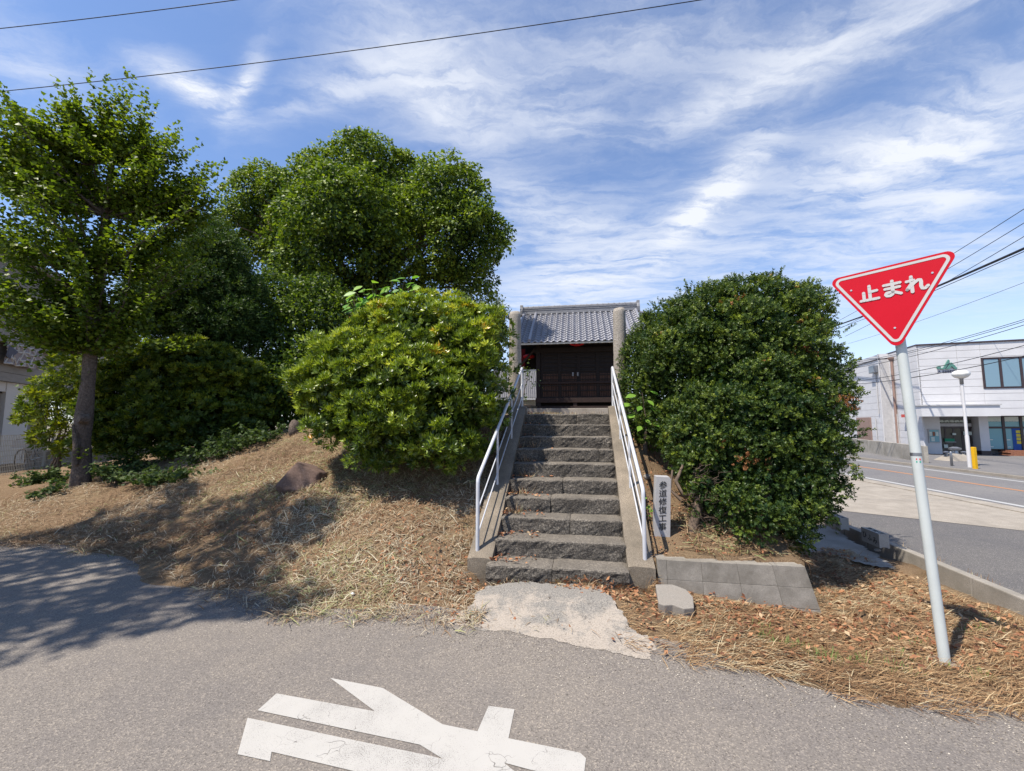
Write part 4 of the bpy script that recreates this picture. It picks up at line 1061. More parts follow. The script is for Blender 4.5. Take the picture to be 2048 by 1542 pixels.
# body behind, dark inside
MB().box(wa0 + .06, wa1 - .06, WB + .10, WB + 3.6, hz(803), EZ + .2, H).build('hall_body', 'wood_dark', sh)
MB().box(wa0 - .45, wa1 + .6, WB - .32, WB + 4.2, 1.5, GR - .015, H).build('stone_plinth', 'concrete_pale', sh, bevel=.02)
MB().box(wa0 + .1, wa1 - .1, WB + .35, WB + 3.5, GR - .012, hz(803) - .01, H).build('underfloor', 'wood_dark', sh)
MB().box(wa0, wa1, WB - .04, WB + .12, z_sill0 - .013, z_sill1, H).build('ground_sill', 'wood_mid', sh, bevel=.008)
for px in (1073.5, 1150, 1240):
    a = float((gy(px, 800, 16.9)[:2] - SE[:2]) @ SU)
    MB().box(a - .075, a + .075, WB - .03, WB + .1, z_sill1 - .002, z_f0 + .002, H).build('short_post', 'wood_mid', sh)
MB().box(wa0 - .06, wa1 + .06, WB - .07, WB + .08, z_f0, z_f1, H).build('floor_beam', 'wood_mid', sh, bevel=.01)
MB().box(wa0 - .02, wa1 + .02, WB - .045, WB + .05, z_m0, z_m1, H).build('middle_rail', 'wood_mid', sh, bevel=.006)
MB().box(wa0 - .1, wa1 + .1, WB - .06, WB + .09, hz(704), hz(694), H).build('head_beam', 'wood_dark', sh, bevel=.01)
MB().box(wa0 - .02, wa1 + .02, WB + .02, WB + .06, hz(694), z_top + .3, H).build('frieze_board', 'wood_dark', sh)
for a in (wa0 + .06, wa1 - .06):
    MB().box(a - .09, a + .09, WB - .05, WB + .1, z_sill1, z_top + .3, H).build('corner_post', 'wood_dark', sh, bevel=.008)
npan = 4; pw = (wa1 - wa0 - .36) / npan
for i in range(npan):
    a0 = wa0 + .18 + i * pw
    # upper door leaf: frame, boards with battens
    off = .02 * (i % 2)
    d_ = MB().box(a0 + .061, a0 + pw - .061, WB + .035 + off, WB + .05 + off, z_m1, hz(704), H).build('door_leaf', 'wood_dark', sh)
    for xa, xb in ((a0, a0 + .06), (a0 + pw - .06, a0 + pw - .002)): MB().box(xa, xb, WB - .01 + off, WB + .052 + off, z_m1, hz(704), H).build('door_stile', 'wood_dark', d_)
    for k in range(7):
        zz = z_m1 + (hz(704) - z_m1) * (k + .5) / 7
        MB().box(a0 + .0615, a0 + pw - .0615, WB + .002 + .02 * (i % 2), WB + .03 + .02 * (i % 2), zz - .018, zz + .018, H).build('batten', 'wood_dark', d_)
    for k in range(6):      # vertical boards, worn brown low down
        x0 = a0 + .065 + k * (pw - .13) / 6
        MB().box(x0 + .008, x0 + (pw - .13) / 6 - .008, WB + .018 + .02 * (i % 2), WB + .034 + .02 * (i % 2), z_m1 + .02, hz(747), H).build('slat', 'wood_brown', d_)
    # lower lattice panel
    l_ = MB().box(a0 + .002, a0 + pw - .002, WB + .045, WB + .055, z_f1, z_m0, H).build('lattice_panel', 'wood_dark', sh)
    for xa, xb in ((a0, a0 + .055), (a0 + pw - .055, a0 + pw - .002)): MB().box(xa, xb, WB - .01, WB + .043, z_f1, z_m0, H).build('lattice_stile', 'wood_dark', l_)
    for zz in (z_f1 + .03, (z_f1 + z_m0) / 2, z_m0 - .07): MB().box(a0 + .0555, a0 + pw - .0555, WB - .006, WB + .016, zz - .022, zz + .022, H).build('lattice_rail', 'wood_dark', l_)
    for k in range(9):
        x0 = a0 + .06 + k * (pw - .12) / 9
        MB().box(x0 + .012, x0 + (pw - .12) / 9 - .012, WB + .02, WB + .04, z_f1 + .01, z_m0 - .01, H).build('slat', 'wood_brown', l_)
for px in (1145.6, 1155.5):
    a = float((gy(px, 748, 16.9)[:2] - SE[:2]) @ SU)
    MB().box(a - .035, a + .035, WB - .028, WB - .012, hz(752), hz(744.5), H).build('door_handle', 'plate', sh, bevel=.004)
# gable side on the left: eave strut, dark side boards
MB().tube([H(wa0 - .05, WB, hz(694)), H(wa0 - .78, WB - .1, hz(734))], .05, 6).build('eave_strut', 'wood_mid', sh)
MB().box(wa0 - 1.2, wa0 - .02, WB + 1.6, WB + 1.7, hz(736, 2.3), RZ - .8, H).build('side_boarding', 'wood_dark', sh)
MB().box(wa0 - 1.25, wa0 - .65, WB + 1.2, WB + 1.3, hz(736, 2.0), EZ + .1, H).build('red_curtain', 'red_cloth', sh)
def lantern(c, r_, h, label):
    root = empty('red_lantern', (c[0], c[1], c[2] - h / 2), label, 'lantern', 'red lanterns of the shrine')
    prof = [(r_ * .45, -h / 2), (r_ * .52, -h / 2 + .02)]
    for k in range(13):
        t = -1 + 2 * k / 12; prof.append((r_ * math.sqrt(max(0, 1 - (t * .86) ** 2)) * (1 + .018 * (k % 2)), t * h * .45))
    prof += [(r_ * .52, h / 2 - .02)]
    MB().lathe(prof, 24, c).build('paper_body', 'lantern', root, True)
    MB().lathe([(r_ * .48, h / 2 - .02), (r_ * .5, h / 2 + .03), (r_ * .1, h / 2 + .035)], 18, c).build('top_ring', 'wood_dark', root)
    MB().tube([(c[0], c[1], c[2] + h / 2), (c[0], c[1], c[2] + h / 2 + .09)], .012, 6).build('hanger', 'wood_dark', root)
cc = gy(1153.5, 687, 16.66); lantern((cc[0], cc[1], cc[2]), .31, .17, 'red paper lantern hanging under the middle of the shrine eave')
cc = gy(1058, 714, 18.3); lantern((cc[0], cc[1], cc[2] + .02), .26, .2, 'red paper lantern in the dark under the gable end of the shrine')

# ------------------------------------------------------------------ tiled house seen past the hall
hb = empty('distant_house', gy(1050, 815, 31), 'distant house with grey tiled roof seen between pillar and shrine', 'house')
x0, x1 = gy(985, 780, 31)[0], gy(1110, 780, 31)[0]
zt, ze = gy(1050, 742, 33)[2], gy(1050, 797, 29.5)[2]
nc = 32; nr = 20; V = []; F = []
for r_ in range(nr):
    for e in (0, 1):
        t = (r_ + e) / nr; y = 29.5 + 3.5 * t; z = ze + (zt - ze) * t + (.07 if e == 0 else 0)
        for k in range(nc * 6 + 1):
            V.append((x0 + (x1 - x0) * k / (nc * 6), y, z + .022 * math.cos(k * math.pi / 3)))
m = nc * 6 + 1
for r_ in range(nr * 2 - 1):
    for k in range(m - 1): F.append((r_ * m + k, r_ * m + k + 1, (r_ + 1) * m + k + 1, (r_ + 1) * m + k))
soup('roof_tiles', V, F, 'tile_far', hb, None, False, 'stuff')
MB().box(x0 + .3, x1 - .3, 30.3, 33, -.3, ze + .25).build('wall', 'corr', hb)
MB().box(x0 - .05, x1 + .05, 29.42, 29.5, ze - .1, ze + .04).build('gutter', 'siding_trim', hb)
MB().box(x0, x1, 32.9, 33.2, zt - .1, zt + .25).build('ridge', 'ridge', hb)
for k in range(24):
    xx = x0 + .4 + k * (x1 - x0 - .8) / 23
    MB().box(xx - .05, xx + .05, 30.262, 30.299, -.2, ze + .2).build('wall_rib', 'corr', hb)

# ------------------------------------------------------------------ white two-storey office across the road
e1 = unit(np.array([.94, -.34])); nF = np.array([-.34, -.94]); nF /= np.linalg.norm(nF); e2 = -nF
C0 = gy(1833, 691, 24.0)[:2]
ZT = gy(1833, 691, 24.0)[2]
def J(s_, n_, z): p = C0 + e1 * s_ + nF * n_; return (p[0], p[1], z)
def jp(px, py, n_=0.0):
    q_ = on_plane(px, py, (*(C0 + nF * n_), 0), (*nF, 0)); return float((q_[:2] - C0) @ e1), float(q_[2])
ja = empty('office_building', J(4, 0, ZR), 'white panel clad two storey office with green rooftop logo across the road', 'building')
s_end = jp(2048, 760)[0] + 9
zs = jp(1900, 832)[1]                                   # soffit of the upper floor
def jbox(name, s0, s1, n0, n1, z0, z1, mat, parent=None, bevel=0): return MB().box(s0, s1, n1, n0, z0, z1, J).build(name, mat, parent or ja, bevel=bevel)
wl0, wz1 = jp(1964, 718); _, wz0 = jp(1970, 775); wr = s_end - 1.5
wl1 = wl0 + .02
fw = jbox('upper_wall', .0, s_end, -8.0, -.06, zs, ZT - .03, 'siding')
rows = 10; hh = (ZT - zs) / rows
for i in range(rows):
    z0, z1 = zs + i * hh + .008, zs + (i + 1) * hh - .008
    spans = [(0.003, wl0 * .62), (wl0 * .62 + .012, wl0 - .06)]
    if z1 < wz0 - .02 or z0 > wz1 + .02: spans.append((wl0 - .05, s_end - .003))
    elif z0 < wz0 < z1 and wz0 - .07 - z0 > .03: MB().box(wl0 - .05, s_end - .003, 0, -.055, z0, wz0 - .07, J).build('siding_panel', 'siding', fw)
    elif z0 < wz1 < z1 and z1 - wz1 - .07 > .03: MB().box(wl0 - .05, s_end - .003, 0, -.055, wz1 + .07, z1, J).build('siding_panel', 'siding', fw)
    for a, b_ in spans: MB().box(a, b_, 0, -.055, z0, z1, J).build('siding_panel', 'siding', fw)
jbox('parapet_cap', -.06, s_end, -8, .05, ZT - .025, ZT + .06, 'bronze')
# upper window with panes
win = jbox('upper_window', wl0 - .04, wr, -.03, -.01, wz0 - .06, wz1 + .06, 'bronze')
wx = [wl0, jp(2001.5, 745)[0], jp(2043, 745)[0]]; step = wx[2] - wx[1]
while wx[-1] < wr - step: wx.append(wx[-1] + step)
for a, b_ in zip(wx[:-1], wx[1:]):
    MB().box(a + .06, b_ - .06, .005, -.009, wz0 + .03, wz1 - .03, J).build('pane', 'glass_sky', win)
    MB().box(b_ - .05, b_ + .05, .035, -.008, wz0 - .02, wz1 + .02, J).build('mullion', 'bronze', win)
for z in (wz0 - .05, wz1 + .0): MB().box(wl0 - .06, wr, .04, -.012, z, z + .06, J).build('window_rail', 'bronze', win)
MB().box(wl0 - .062, wl0 + .012, .038, -.011, wz0 - .04, wz1 + .05, J).build('window_jamb', 'bronze', win)
# canopy
c0, cz1 = jp(1842, 812, 1.0); c1, _ = jp(2000, 812, 1.0)
cp_ = jbox('canopy', c0, c1, .02, 1.0, zs - .03, cz1, 'siding')
jbox('canopy_edge', c0 - .05, c1 + .05, .02, 1.06, cz1 + .003, cz1 + .07, 'siding_trim', cp_)
# ground floor, set back under the upper floor
nb = -.9
lw0 = jp(1842, 870, nb)[0]; d0 = jp(1882, 870, nb)[0]; d1 = jp(1960, 870, nb)[0]; g0 = jp(1979, 870, nb)[0]
gzf = ZR
jbox('lower_wall', .2, s_end, -8, nb - .8, gzf, zs - .002, 'siding_trim')
jbox('lower_wall_face', .0, d0, nb - .75, nb, gzf, zs - .004, 'siding')
col_ = jbox('entrance_pier', d1, g0, nb - .75, nb, gzf + .25, zs - .004, 'siding'); jbox('pier_base', d1, g0, nb - .75, nb + .004, gzf, gzf + .248, 'bronze', col_)
ent = jbox('entrance_door', d0 + .05, d1 - .05, nb - .62, nb - .6, gzf, zs - .3, 'bronze')
nd = 4
for i in range(nd):
    a0 = d0 + .1 + (d1 - d0 - .2) * i / nd; a1 = d0 + .1 + (d1 - d0 - .2) * (i + 1) / nd
    MB().box(a0 + .04, a1 - .04, nb - .58, nb - .598, gzf + .12, zs - .72, J).build('pane', 'glass_dark', ent)
    MB().box(a1 - .035, a1 + .035, nb - .56, nb - .597, gzf, zs - .4, J).build('door_stile', 'bronze', ent)
for za, zb_, m in ((zs - .7, zs - .62, 'bronze'), (zs - .6, zs - .42, 'siding_trim'), (zs - .40, zs - .2, 'glass_dark')):
    MB().box(d0 + .06, d1 - .06, nb - .5, nb - .59, za, zb_, J).build('transom_panel', m, ent)
for i, (pa, pb, pc, pd_, m) in enumerate(((1889, 1909, 877, 883, 'green_sign'), (1890, 1912, 883.2, 884.6, 'siding_trim'), (1904.5, 1912, 866, 870, 'awning'), (1926, 1944, 863, 870, 'awning'), (1887.5, 1896, 889, 896, 'awning'))):
    a0, z1 = jp(pa, pc, nb - .5); a1, z0 = jp(pb, pd_, nb - .5)
    MB().box(a0, a1, nb - .48, nb - .5 - .002 * i, z0, z1, J).build('door_notice', m, ent)
text_mesh('JAバンク', .2, 'awning', lambda a, b, h: J((d0 + d1) / 2 + a, nb - .5 + h, zs - .3 + b), .006, .002, ent, 'sign_lettering') if False else None
for k in range(17):
    a0 = d0 + .15 + k * (d1 - d0 - .4) / 17
    MB().box(a0, a0 + (.09 if k % 3 else .05), nb - .485, nb - .499, zs - .35 + .02 * (k % 2), zs - .26 + .02 * (k % 3), J).build('sign_letter', 'awning', ent)
# notice board on the wall
nb0, nz1 = jp(1856, 858, nb + .05); nb1, nz0 = jp(1881.5, 886, nb + .05)
nbd = jbox('notice_board', nb0, nb1, nb + .003, nb + .05, nz0, nz1, 'siding_trim')
MB().box(nb0 + .05, nb1 - .05, nb + .062, nb + .051, nz0 + .06, nz1 - .05, J).build('board_glass', 'glass_shop', nbd)
for k, (fa, fb, m) in enumerate(((.05, .3, 'awning'), (.36, .56, 'brick'), (.62, .85, 'awning'), (.2, .5, 'awning'))):
    zz = nz0 + (.5 if k < 3 else .12) * (nz1 - nz0)
    MB().box(nb0 + (nb1 - nb0) * fa, nb0 + (nb1 - nb0) * fb, nb + .068, nb + .0625, zz, zz + .3 * (nz1 - nz0), J).build('pinned_sheet', m, nbd)
# shop windows with scalloped valance
sw = jbox('shop_window', g0 + .02, s_end, nb - .3, nb - .28, gzf + .32, zs - .01, 'bronze')
bays = [g0 + .02, jp(2014, 860, nb)[0]]; st2 = bays[1] - bays[0]
while bays[-1] < s_end - st2: bays.append(bays[-1] + st2)
zrail = jp(2000, 855, nb)[1]
for i, (a, b_) in enumerate(zip(bays[:-1], bays[1:])):
    MB().box(a + .06, b_ - .06, nb - .25, nb - .275, gzf + .36, zrail - .06, J).build('pane', 'glass_shop', sw)
    MB().box(a + .06, b_ - .06, nb - .25, nb - .275, zrail + .05, zs - .06, J).build('transom_pane', 'glass_shop', sw)
    MB().box(b_ - .055, b_ + .055, nb - .2, nb - .272, gzf + .3, zs - .02, J).build('mullion', 'bronze', sw)
    MB().box(a + .056, b_ - .056, nb - .21, nb - .273, zrail - .05, zrail + .04, J).build('window_rail', 'bronze', sw)
    mb = MB(); n_ = 9; poly = [(0, 0)]
    for k in range(n_):
        for t in np.linspace(0, math.pi, 5)[(0 if k == 0 else 1):]:
            poly.append(((k + .5 - .5 * math.cos(t)) / n_ * (b_ - a - .16), -.22 - .06 * math.sin(t)))
    poly = [(0, 0)] + poly[1:] + [(b_ - a - .16, 0)]
    mb.prism(poly, lambda p_, q_, t: J(a + .08 + p_, nb - .24 + t, zs - .04 + q_), 0, .008); mb.build('valance', 'awning', sw)
    for zz in (.45, .85):
        MB().box(a + .1, b_ - .5, nb - .243, nb - .2495, gzf + zz, gzf + zz + .05, J).build('window_blind', 'awning', sw)
    if i >= 1:
        ba0, bz1 = jp(2024, 857, nb - .2); ba1, bz0 = jp(2046, 908, nb - .2); sh_ = (i - 1) * st2
        bn = MB().box(ba0 + sh_, ba1 + sh_, nb - .228, nb - .2365, bz0, bz1, J).build('banner', 'blue', sw)
        for k in range(4):
            zz = bz1 - .18 - k * .2
            MB().box(ba0 + sh_ + .16, ba0 + sh_ + .34, nb - .222, nb - .2275, zz - .08, zz + .08, J).build('banner_print', 'yellow_print', sw)
        for k in range(5):
            zz = bz1 - .16 - k * .17
            MB().box(ba0 + sh_ + .44, ba0 + sh_ + .5, nb - .222, nb - .2275, zz - .06, zz + .06, J).build('banner_print', 'awning', sw)
brk = empty('brick_planter', J(g0 + 2, nb + .3, gzf), 'low red brick ledge below the office shop windows', 'ledge')
for r_ in range(4):
    for k in range(40):
        a = g0 + .45 + k * .23 + (.115 if r_ % 2 else 0)
        if a + .22 < s_end: MB().box(a, a + .218, nb + .45, nb - .26, gzf + .03 + r_ * .072, gzf + .03 + r_ * .072 + .066, J).build('brick', 'brick', brk)
# logo
def lg(px, py): return jp(px, py, .0)
sxl = lambda zx: 1840 + zx / 15.417; syl = lambda zy: 700 + zy / 15.417
def lpoly(pts, nm='logo_shape', m='green'):
    q_ = [lg(sxl(x), syl(y)) for x, y in pts]
    return MB().prism(q_, lambda a, b, t: J(a, t, b), .004, .09).build(nm, m, ja, bevel=.008)
lpoly([(845, 300), (895, 340), (880, 385), (735, 595), (620, 598), (640, 560), (690, 560)])
lpoly([(935, 385), (965, 405), (1125, 560), (1120, 592), (1050, 592), (950, 505), (880, 592), (775, 592)])
q0 = lg(sxl(560), syl(545)); rr_ = abs(lg(sxl(622), syl(545))[0] - q0[0]) * .98
MB().prism([(q0[0] + rr_ * math.cos(t), q0[1] + rr_ * math.sin(t)) for t in np.linspace(0, 2 * math.pi, 18, endpoint=False)], lambda a, b, t: J(a, t, b), .004, .09).build('logo_shape', 'green', ja, bevel=.008)
tc0 = lg(sxl(790), syl(665)); tw_ = abs(lg(sxl(1090), syl(665))[0] - lg(sxl(500), syl(665))[0])
text_mesh('JA', tw_ / 5.4, 'navy', lambda a, b, h: J(tc0[0] - tw_ * .36 + a * .92, h, tc0[1] + b), .01, .004, ja, 'logo_lettering')
for k in range(5):      # characters too blurred to read: plain bars
    a0 = tc0[0] - tw_ * .17 + k * tw_ * .125
    for dz in (-.05, .0, .05): MB().box(a0, a0 + tw_ * .10, .012, .001, tc0[1] + dz - .012, tc0[1] + dz + .012, J).build('logo_bar', 'navy', ja)
    MB().box(a0 + tw_ * .04, a0 + tw_ * .055, .016, .0125, tc0[1] - .07, tc0[1] + .07, J).build('logo_bar', 'navy', ja)
# side wall towards the mound, its column and pipes
def JS(t, n_, z): p = C0 + e2 * t - e1 * n_; return (p[0], p[1], z)        # t back along the side, n out to the left
def jst(px, py, n_=0.0):
    q_ = on_plane(px, py, (*(C0 - e1 * n_), 0), (*(-e1), 0)); return float((q_[:2] - C0) @ e2), float(q_[2])
ts = jst(1784, 800)[0]; tcn = jst(1766, 800, .5)[0]
ns_ = max(8, rows)
side = MB().box(.0, 16, 0, .002, gzf, gzf + .02, JS).build('side_footing', 'siding_trim', ja)
for i in range(14):
    z0 = gzf + (ZT - gzf) * i / 14 + .006; z1 = gzf + (ZT - gzf) * (i + 1) / 14 - .006
    MB().box(.005, ts, .001, .05, z0, z1, JS).build('siding_panel', 'siding', side)
    MB().box(tcn, 16, .52, .56, z0, z1 - .0, JS).build('siding_panel', 'siding', side)
MB().box(.0, ts + .02, -.05, .0, gzf, ZT - .04, JS).build('side_wall', 'siding_trim', ja)
MB().box(ts, tcn, -.05, .6, gzf, ZT + .02, JS).build('corner_column', 'siding', ja)
MB().box(tcn - .02, 16, .0, .519, gzf, ZT - .35, JS).build('side_wall', 'siding_trim', ja)
MB().box(tcn - .02, 16, .0, .6, ZT - .35, ZT - .28, JS).build('parapet_cap', 'bronze', ja)
tp_ = jst(1790, 800, .12)[0]
MB().tube([JS(tp_, .14, gzf), JS(tp_, .14, ZT - .55)], .07, 8).build('drainpipe', 'pipe_brown', ja, True)
MB().lathe([(.07, 0), (.17, .18), (.17, .25)], 8, JS(tp_, .16, ZT - .56)).build('pipe_hopper', 'pipe_brown', ja)
tq = jst(1795.5, 850, .1)[0]; MB().tube([JS(tq, .1, gzf), JS(tq, .1, jst(1795, 828, .1)[1])], .04, 8).build('vent_pipe', 'siding_trim', ja, True)
tr_ = jst(1815, 832, .1)
MB().box(tr_[0] - .2, tr_[0] + .2, .05, .32, tr_[1] - .08, tr_[1] + .1, JS).build('alarm_lamp', 'sticker_red', ja)
for px, py0, py1 in ((1757.5, 735, 828), (1755, 838, 890)):
    t0, z0 = jst(px, py1, .62); _, z1 = jst(px, py0, .62)
    MB().tube([JS(t0, .62, z0), JS(t0, .62, z1)], .035, 6).build('conduit', 'siding_trim', ja, True)
t0, z0 = jst(1747, 738, .7)
MB().box(t0 - .35, t0 + .35, .57, .85, z0 - .28, z0 + .22, JS).build('meter_box', 'steel', ja, bevel=.03)
t0, z0 = jst(1722, 860, .6); _, z1 = jst(1722, 835, .6)
lv = MB().box(t0 - 1.6, t0 + .6, .57, .62, z0 - .7, z1, JS).build('louvre_window', 'pipe_brown', ja)
# roadside low wall, lamp, bollards
wA, wB = gz(1720, 903, ZR), gz(1850, 927, ZR)
wd = unit((wB - wA)[:2]); wn_ = np.array([-wd[1], wd[0]]); wlen = np.linalg.norm((wB - wA)[:2])
rw2 = empty('boundary_wall', (wB[0], wB[1], ZR), 'low stained concrete wall along the road beside the white office', 'wall')
npn = 7
for i in range(npn):
    a0, a1 = -8 + (wlen + 8) * i / npn, -8 + (wlen + 8) * (i + 1) / npn - .012
    P = lambda a, n_, z: (wA[0] + wd[0] * a + wn_[0] * n_, wA[1] + wd[1] * a + wn_[1] * n_, z)
    MB().box(a0, a1, 0, .15, ZR, ZR + .78, P).build('wall_panel', 'wall_conc', rw2, bevel=.01)
lb = gz(1940, 936, ZR)
lp_ = empty('lamp_post', (lb[0], lb[1], ZR), 'white lamp post with round globe before the office entrance', 'lamp post')
zmid = gy(1930, 871, lb[1])[2]; zgl = gy(1920, 757, lb[1])[2]
MB().tube([(lb[0], lb[1], ZR), (lb[0], lb[1], zmid)], .065, 14).build('lower_shaft', 'siding', lp_, True)
MB().tube([(lb[0], lb[1], zmid), (lb[0], lb[1], zgl - .2)], .05, 12).build('upper_shaft', 'siding', lp_, True)
MB().lathe([(.06, -.24), (.06, -.02), (.09, 0)], 12, (lb[0], lb[1], zgl)).build('neck', 'steel', lp_, True)
MB().lathe([(.09, .0), (.2, .05), (.27, .13), (.285, .20), (.26, .27), (.17, .33), (.05, .35)], 20, (lb[0], lb[1], zgl)).build('globe', 'lamp', lp_, True)
yb = gz(1951, 939, ZR)
o = MB().box(yb[0] - .06, yb[0] + .06, yb[1] - .06, yb[1] + .06, ZR, ZR + .88).build('yellow_bollard', 'yellow', bevel=.02); tag(o, 'square yellow bollard right beside the lamp post', 'bollard')
sb_ = gz(1904, 933, ZR)
o = MB().lathe([(.045, 0), (.045, .60), (.03, .63)], 12, (sb_[0], sb_[1], ZR)).build('steel_bollard', 'steel', None, True); tag(o, 'slim stainless steel bollard before the office door', 'bollard')
# stone lantern-like ornament on a pale ramp before the door
ob_ = gz(1912, 922, ZR)
on = empty('door_ornament', (ob_[0], ob_[1], ZR), 'dark spiky rack on a pale sloped base before the office door', 'ornament')
MB().hexa([(ob_[0] + x * k, ob_[1] + y * k, ZR + z) for z, k in ((.0, 1), (.36, .3)) for x, y in ((-.75, -.4), (.75, -.4), (.75, .4), (-.75, .4))]).build('sloped_base', 'concrete_pale', on)
MB().lathe([(.12, .36), (.1, .5), (.22, .55), (.24, .62), (.08, .68)], 8, (ob_[0], ob_[1], ZR)).build('ornament_head', 'steel', on)
for dx in (-.42, .42): MB().lathe([(.05, .15), (.05, .38), (.14, .42), (.05, .47)], 8, (ob_[0] + dx, ob_[1], ZR)).build('ornament_arm', 'steel', on)

# ------------------------------------------------------------------ house at the far left
HN = unit(np.array([.9, .43])); HT = unit(np.array([-.43, .9]))
H0 = gy(30, 895, 15.0)
def HS(t, n_, z): p = H0[:2] + HT * t + HN * n_; return (p[0], p[1], z)
def hp(px, py, n_=0.0):
    q_ = on_plane(px, py, (*(H0[:2] + HN * n_), 0), (*HN, 0)); return float((q_[:2] - H0[:2]) @ HT), float(q_[2])
hs = empty('grey_house', HS(0, 0, .1), 'grey clad house with white entrance wall behind the ginkgo tree', 'house')
zu = hp(30, 766)[1]; t60 = hp(60, 800)[0]; t12 = hp(11, 800)[0]
for i in range(14):
    z0 = zu + i * .3; MB().box(-4, t60 + 9, -5, .12 - .003 * (i % 2), z0 + .006, z0 + .294, HS).build('cladding_board', 'house_grey', hs)
MB().box(-4, t60 + 9.2, -5.2, .35, zu + 4.2, zu + 4.4, HS).build('eaves', 'house_grey', hs)
MB().box(t12, t60, -4, 0, -.2, zu - .004, HS).build('entrance_wall', 'house_white', hs)
MB().box(-3.9, -1.6, -4, 0, -.2, zu - .004, HS).build('entrance_wall', 'house_white', hs)
zd = hp(8, 783)[1]
MB().box(-1.6, t12, -.06, -.02, zd, zu - .003, HS).build('lintel', 'house_white', hs)
dr = MB().box(-1.55, t12 - .02, -.25, -.18, 0, zd, HS).build('door', 'door_dark', hs)
MB().box(-1.6, t12, -.14, -.1, zd - .05, zd - .002, HS).build('door_frame', 'wood_mid', dr)
MB().box(t60 + .01, t60 + 8.5, -4.2, -3.0, -.2, zu - .004, HS).build('rear_wall', 'house_grey', hs)
cz = MB().box(t60 + .5, t60 + 2.4, -2.99, -2.9, .2, zu - .5, HS).build('shutter', 'door_dark', hs)
MB().box(t60, t60 + 1.5, -2.98, -2.7, .9, 1.75, HS).build('storage_box', 'blanket_back', hs)
tpp = hp(108, 860, -1)[0]; MB().tube([HS(tpp, -1, .1), HS(tpp, -1, zu)], .045, 8).build('downpipe', 'siding', hs, True)
q1 = hp(25, 835); MB().box(q1[0] - .12, q1[0] + .12, .002, .05, q1[1] - .1, q1[1] + .1, HS).build('intercom', 'door_dark', hs, bevel=.01)
for k in range(4): MB().box(q1[0] + .2 + k * .1, q1[0] + .275 + k * .1, .002, .02, q1[1] - .03, q1[1] + .04 + .03 * (k == 0), HS).build('name_letter', 'door_dark', hs)
# blanket hung over the balcony
b0, bz1 = hp(14, 683, .3); b1, bz0 = hp(80, 740, .3)
bl = empty('hanging_blanket', HS((b0 + b1) / 2, .3, bz0), 'mauve blanket with white cube line pattern aired on the house front', 'blanket')
nu, nv = 26, 18; V = []; F = []
for i in range(nu + 1):
    for j in range(nv + 1):
        t = b0 + (b1 - b0) * i / nu; z = bz1 + (bz0 - bz1) * j / nv
        V.append(HS(t, .3 + .04 * math.sin(i * .55) * j / nv + .02 * math.sin(i * 1.3 + j * .3), z))
for i in range(nu):
    for j in range(nv): F.append((i * (nv + 1) + j, (i + 1) * (nv + 1) + j, (i + 1) * (nv + 1) + j + 1, i * (nv + 1) + j + 1))
soup('cloth', V, F, 'blanket', bl, None, True)
mb = MB(); cell = (b1 - b0) / 3.2
def bseg(p, q_):
    pts = []
    for k in range(7):
        t = p[0] + (q_[0] - p[0]) * k / 6; z = p[1] + (q_[1] - p[1]) * k / 6
        i = (t - b0) / (b1 - b0) * nu; j = (bz1 - z) / (bz1 - bz0) * nv
        if not (0 <= i <= nu and 0 <= j <= nv): continue
        pts.append(HS(t, .306 + .04 * math.sin(i * .55) * j / nv + .02 * math.sin(i * 1.3 + j * .3), z))
    if len(pts) > 1: mb.tube(pts, .028, 5)
for i in range(-1, 5):
    for j in range(-1, 5):
        cx = b0 + (i + (.5 if j % 2 else 0)) * cell; cz_ = bz0 + j * cell * .87 * .9
        for k in range(6):
            a_ = k * math.pi / 3 + .1
            bseg((cx, cz_), (cx + cell * .57 * math.cos(a_), cz_ + cell * .52 * math.sin(a_)))
            if k % 2 == 0:
                e_ = a_ + math.pi / 3
                bseg((cx + cell * .57 * math.cos(a_), cz_ + cell * .52 * math.sin(a_)), (cx + cell * .57 * math.cos(e_), cz_ + cell * .52 * math.sin(e_)))
mb.build('line_pattern', 'blanket_line', bl)
fz = bz0 + (bz1 - bz0) * .35
MB().add([HS(b0 - .02, .36, bz1 - .1), HS(b0 + .5, .37, fz + .2), HS(b0 + .1, .36, fz - .1), HS(b0 - .05, .34, fz)], [(0, 1, 2, 3)]).build('folded_corner', 'blanket_back', bl, recalc=False)
MB().box(b0 - 1.5, b1 + 3, .13, .28, bz1 - .02, bz1 + .1, HS).build('balcony_rail', 'house_grey', hs)
# wire fence
FZ0 = .12
fe = empty('wire_fence', HS(0, 1.9, FZ0), 'beige wire mesh fence in front of the grey house', 'fence')
f0, fz1 = hp(-30, 868, 1.9); f1, _ = hp(150, 868, 1.9); ftop = hp(50, 869, 1.9)[1]
for px in (-25, 92):
    t = hp(px, 880, 1.9)[0]; MB().box(t - .035, t + .035, 1.87, 1.93, FZ0 - .2, ftop + .02, HS).build('post', 'fence', fe)
mb = MB(); nn_ = int((f1 - f0) / .075)
for k in range(nn_): mb.box(f0 + k * .075, f0 + k * .075 + .011, 1.935, 1.944, FZ0, ftop, HS)
for k in range(9): zz = FZ0 + .03 + (ftop - FZ0 - .04) * k / 8; mb.box(f0, f1, 1.9455, 1.954, zz, zz + .011, HS)
o = mb.build('wire_mesh', 'fence', fe)
MB().box(f0, f1, 1.8, 2.0, FZ0 - .35, FZ0 - .02, HS).build('footing', 'concrete', fe)
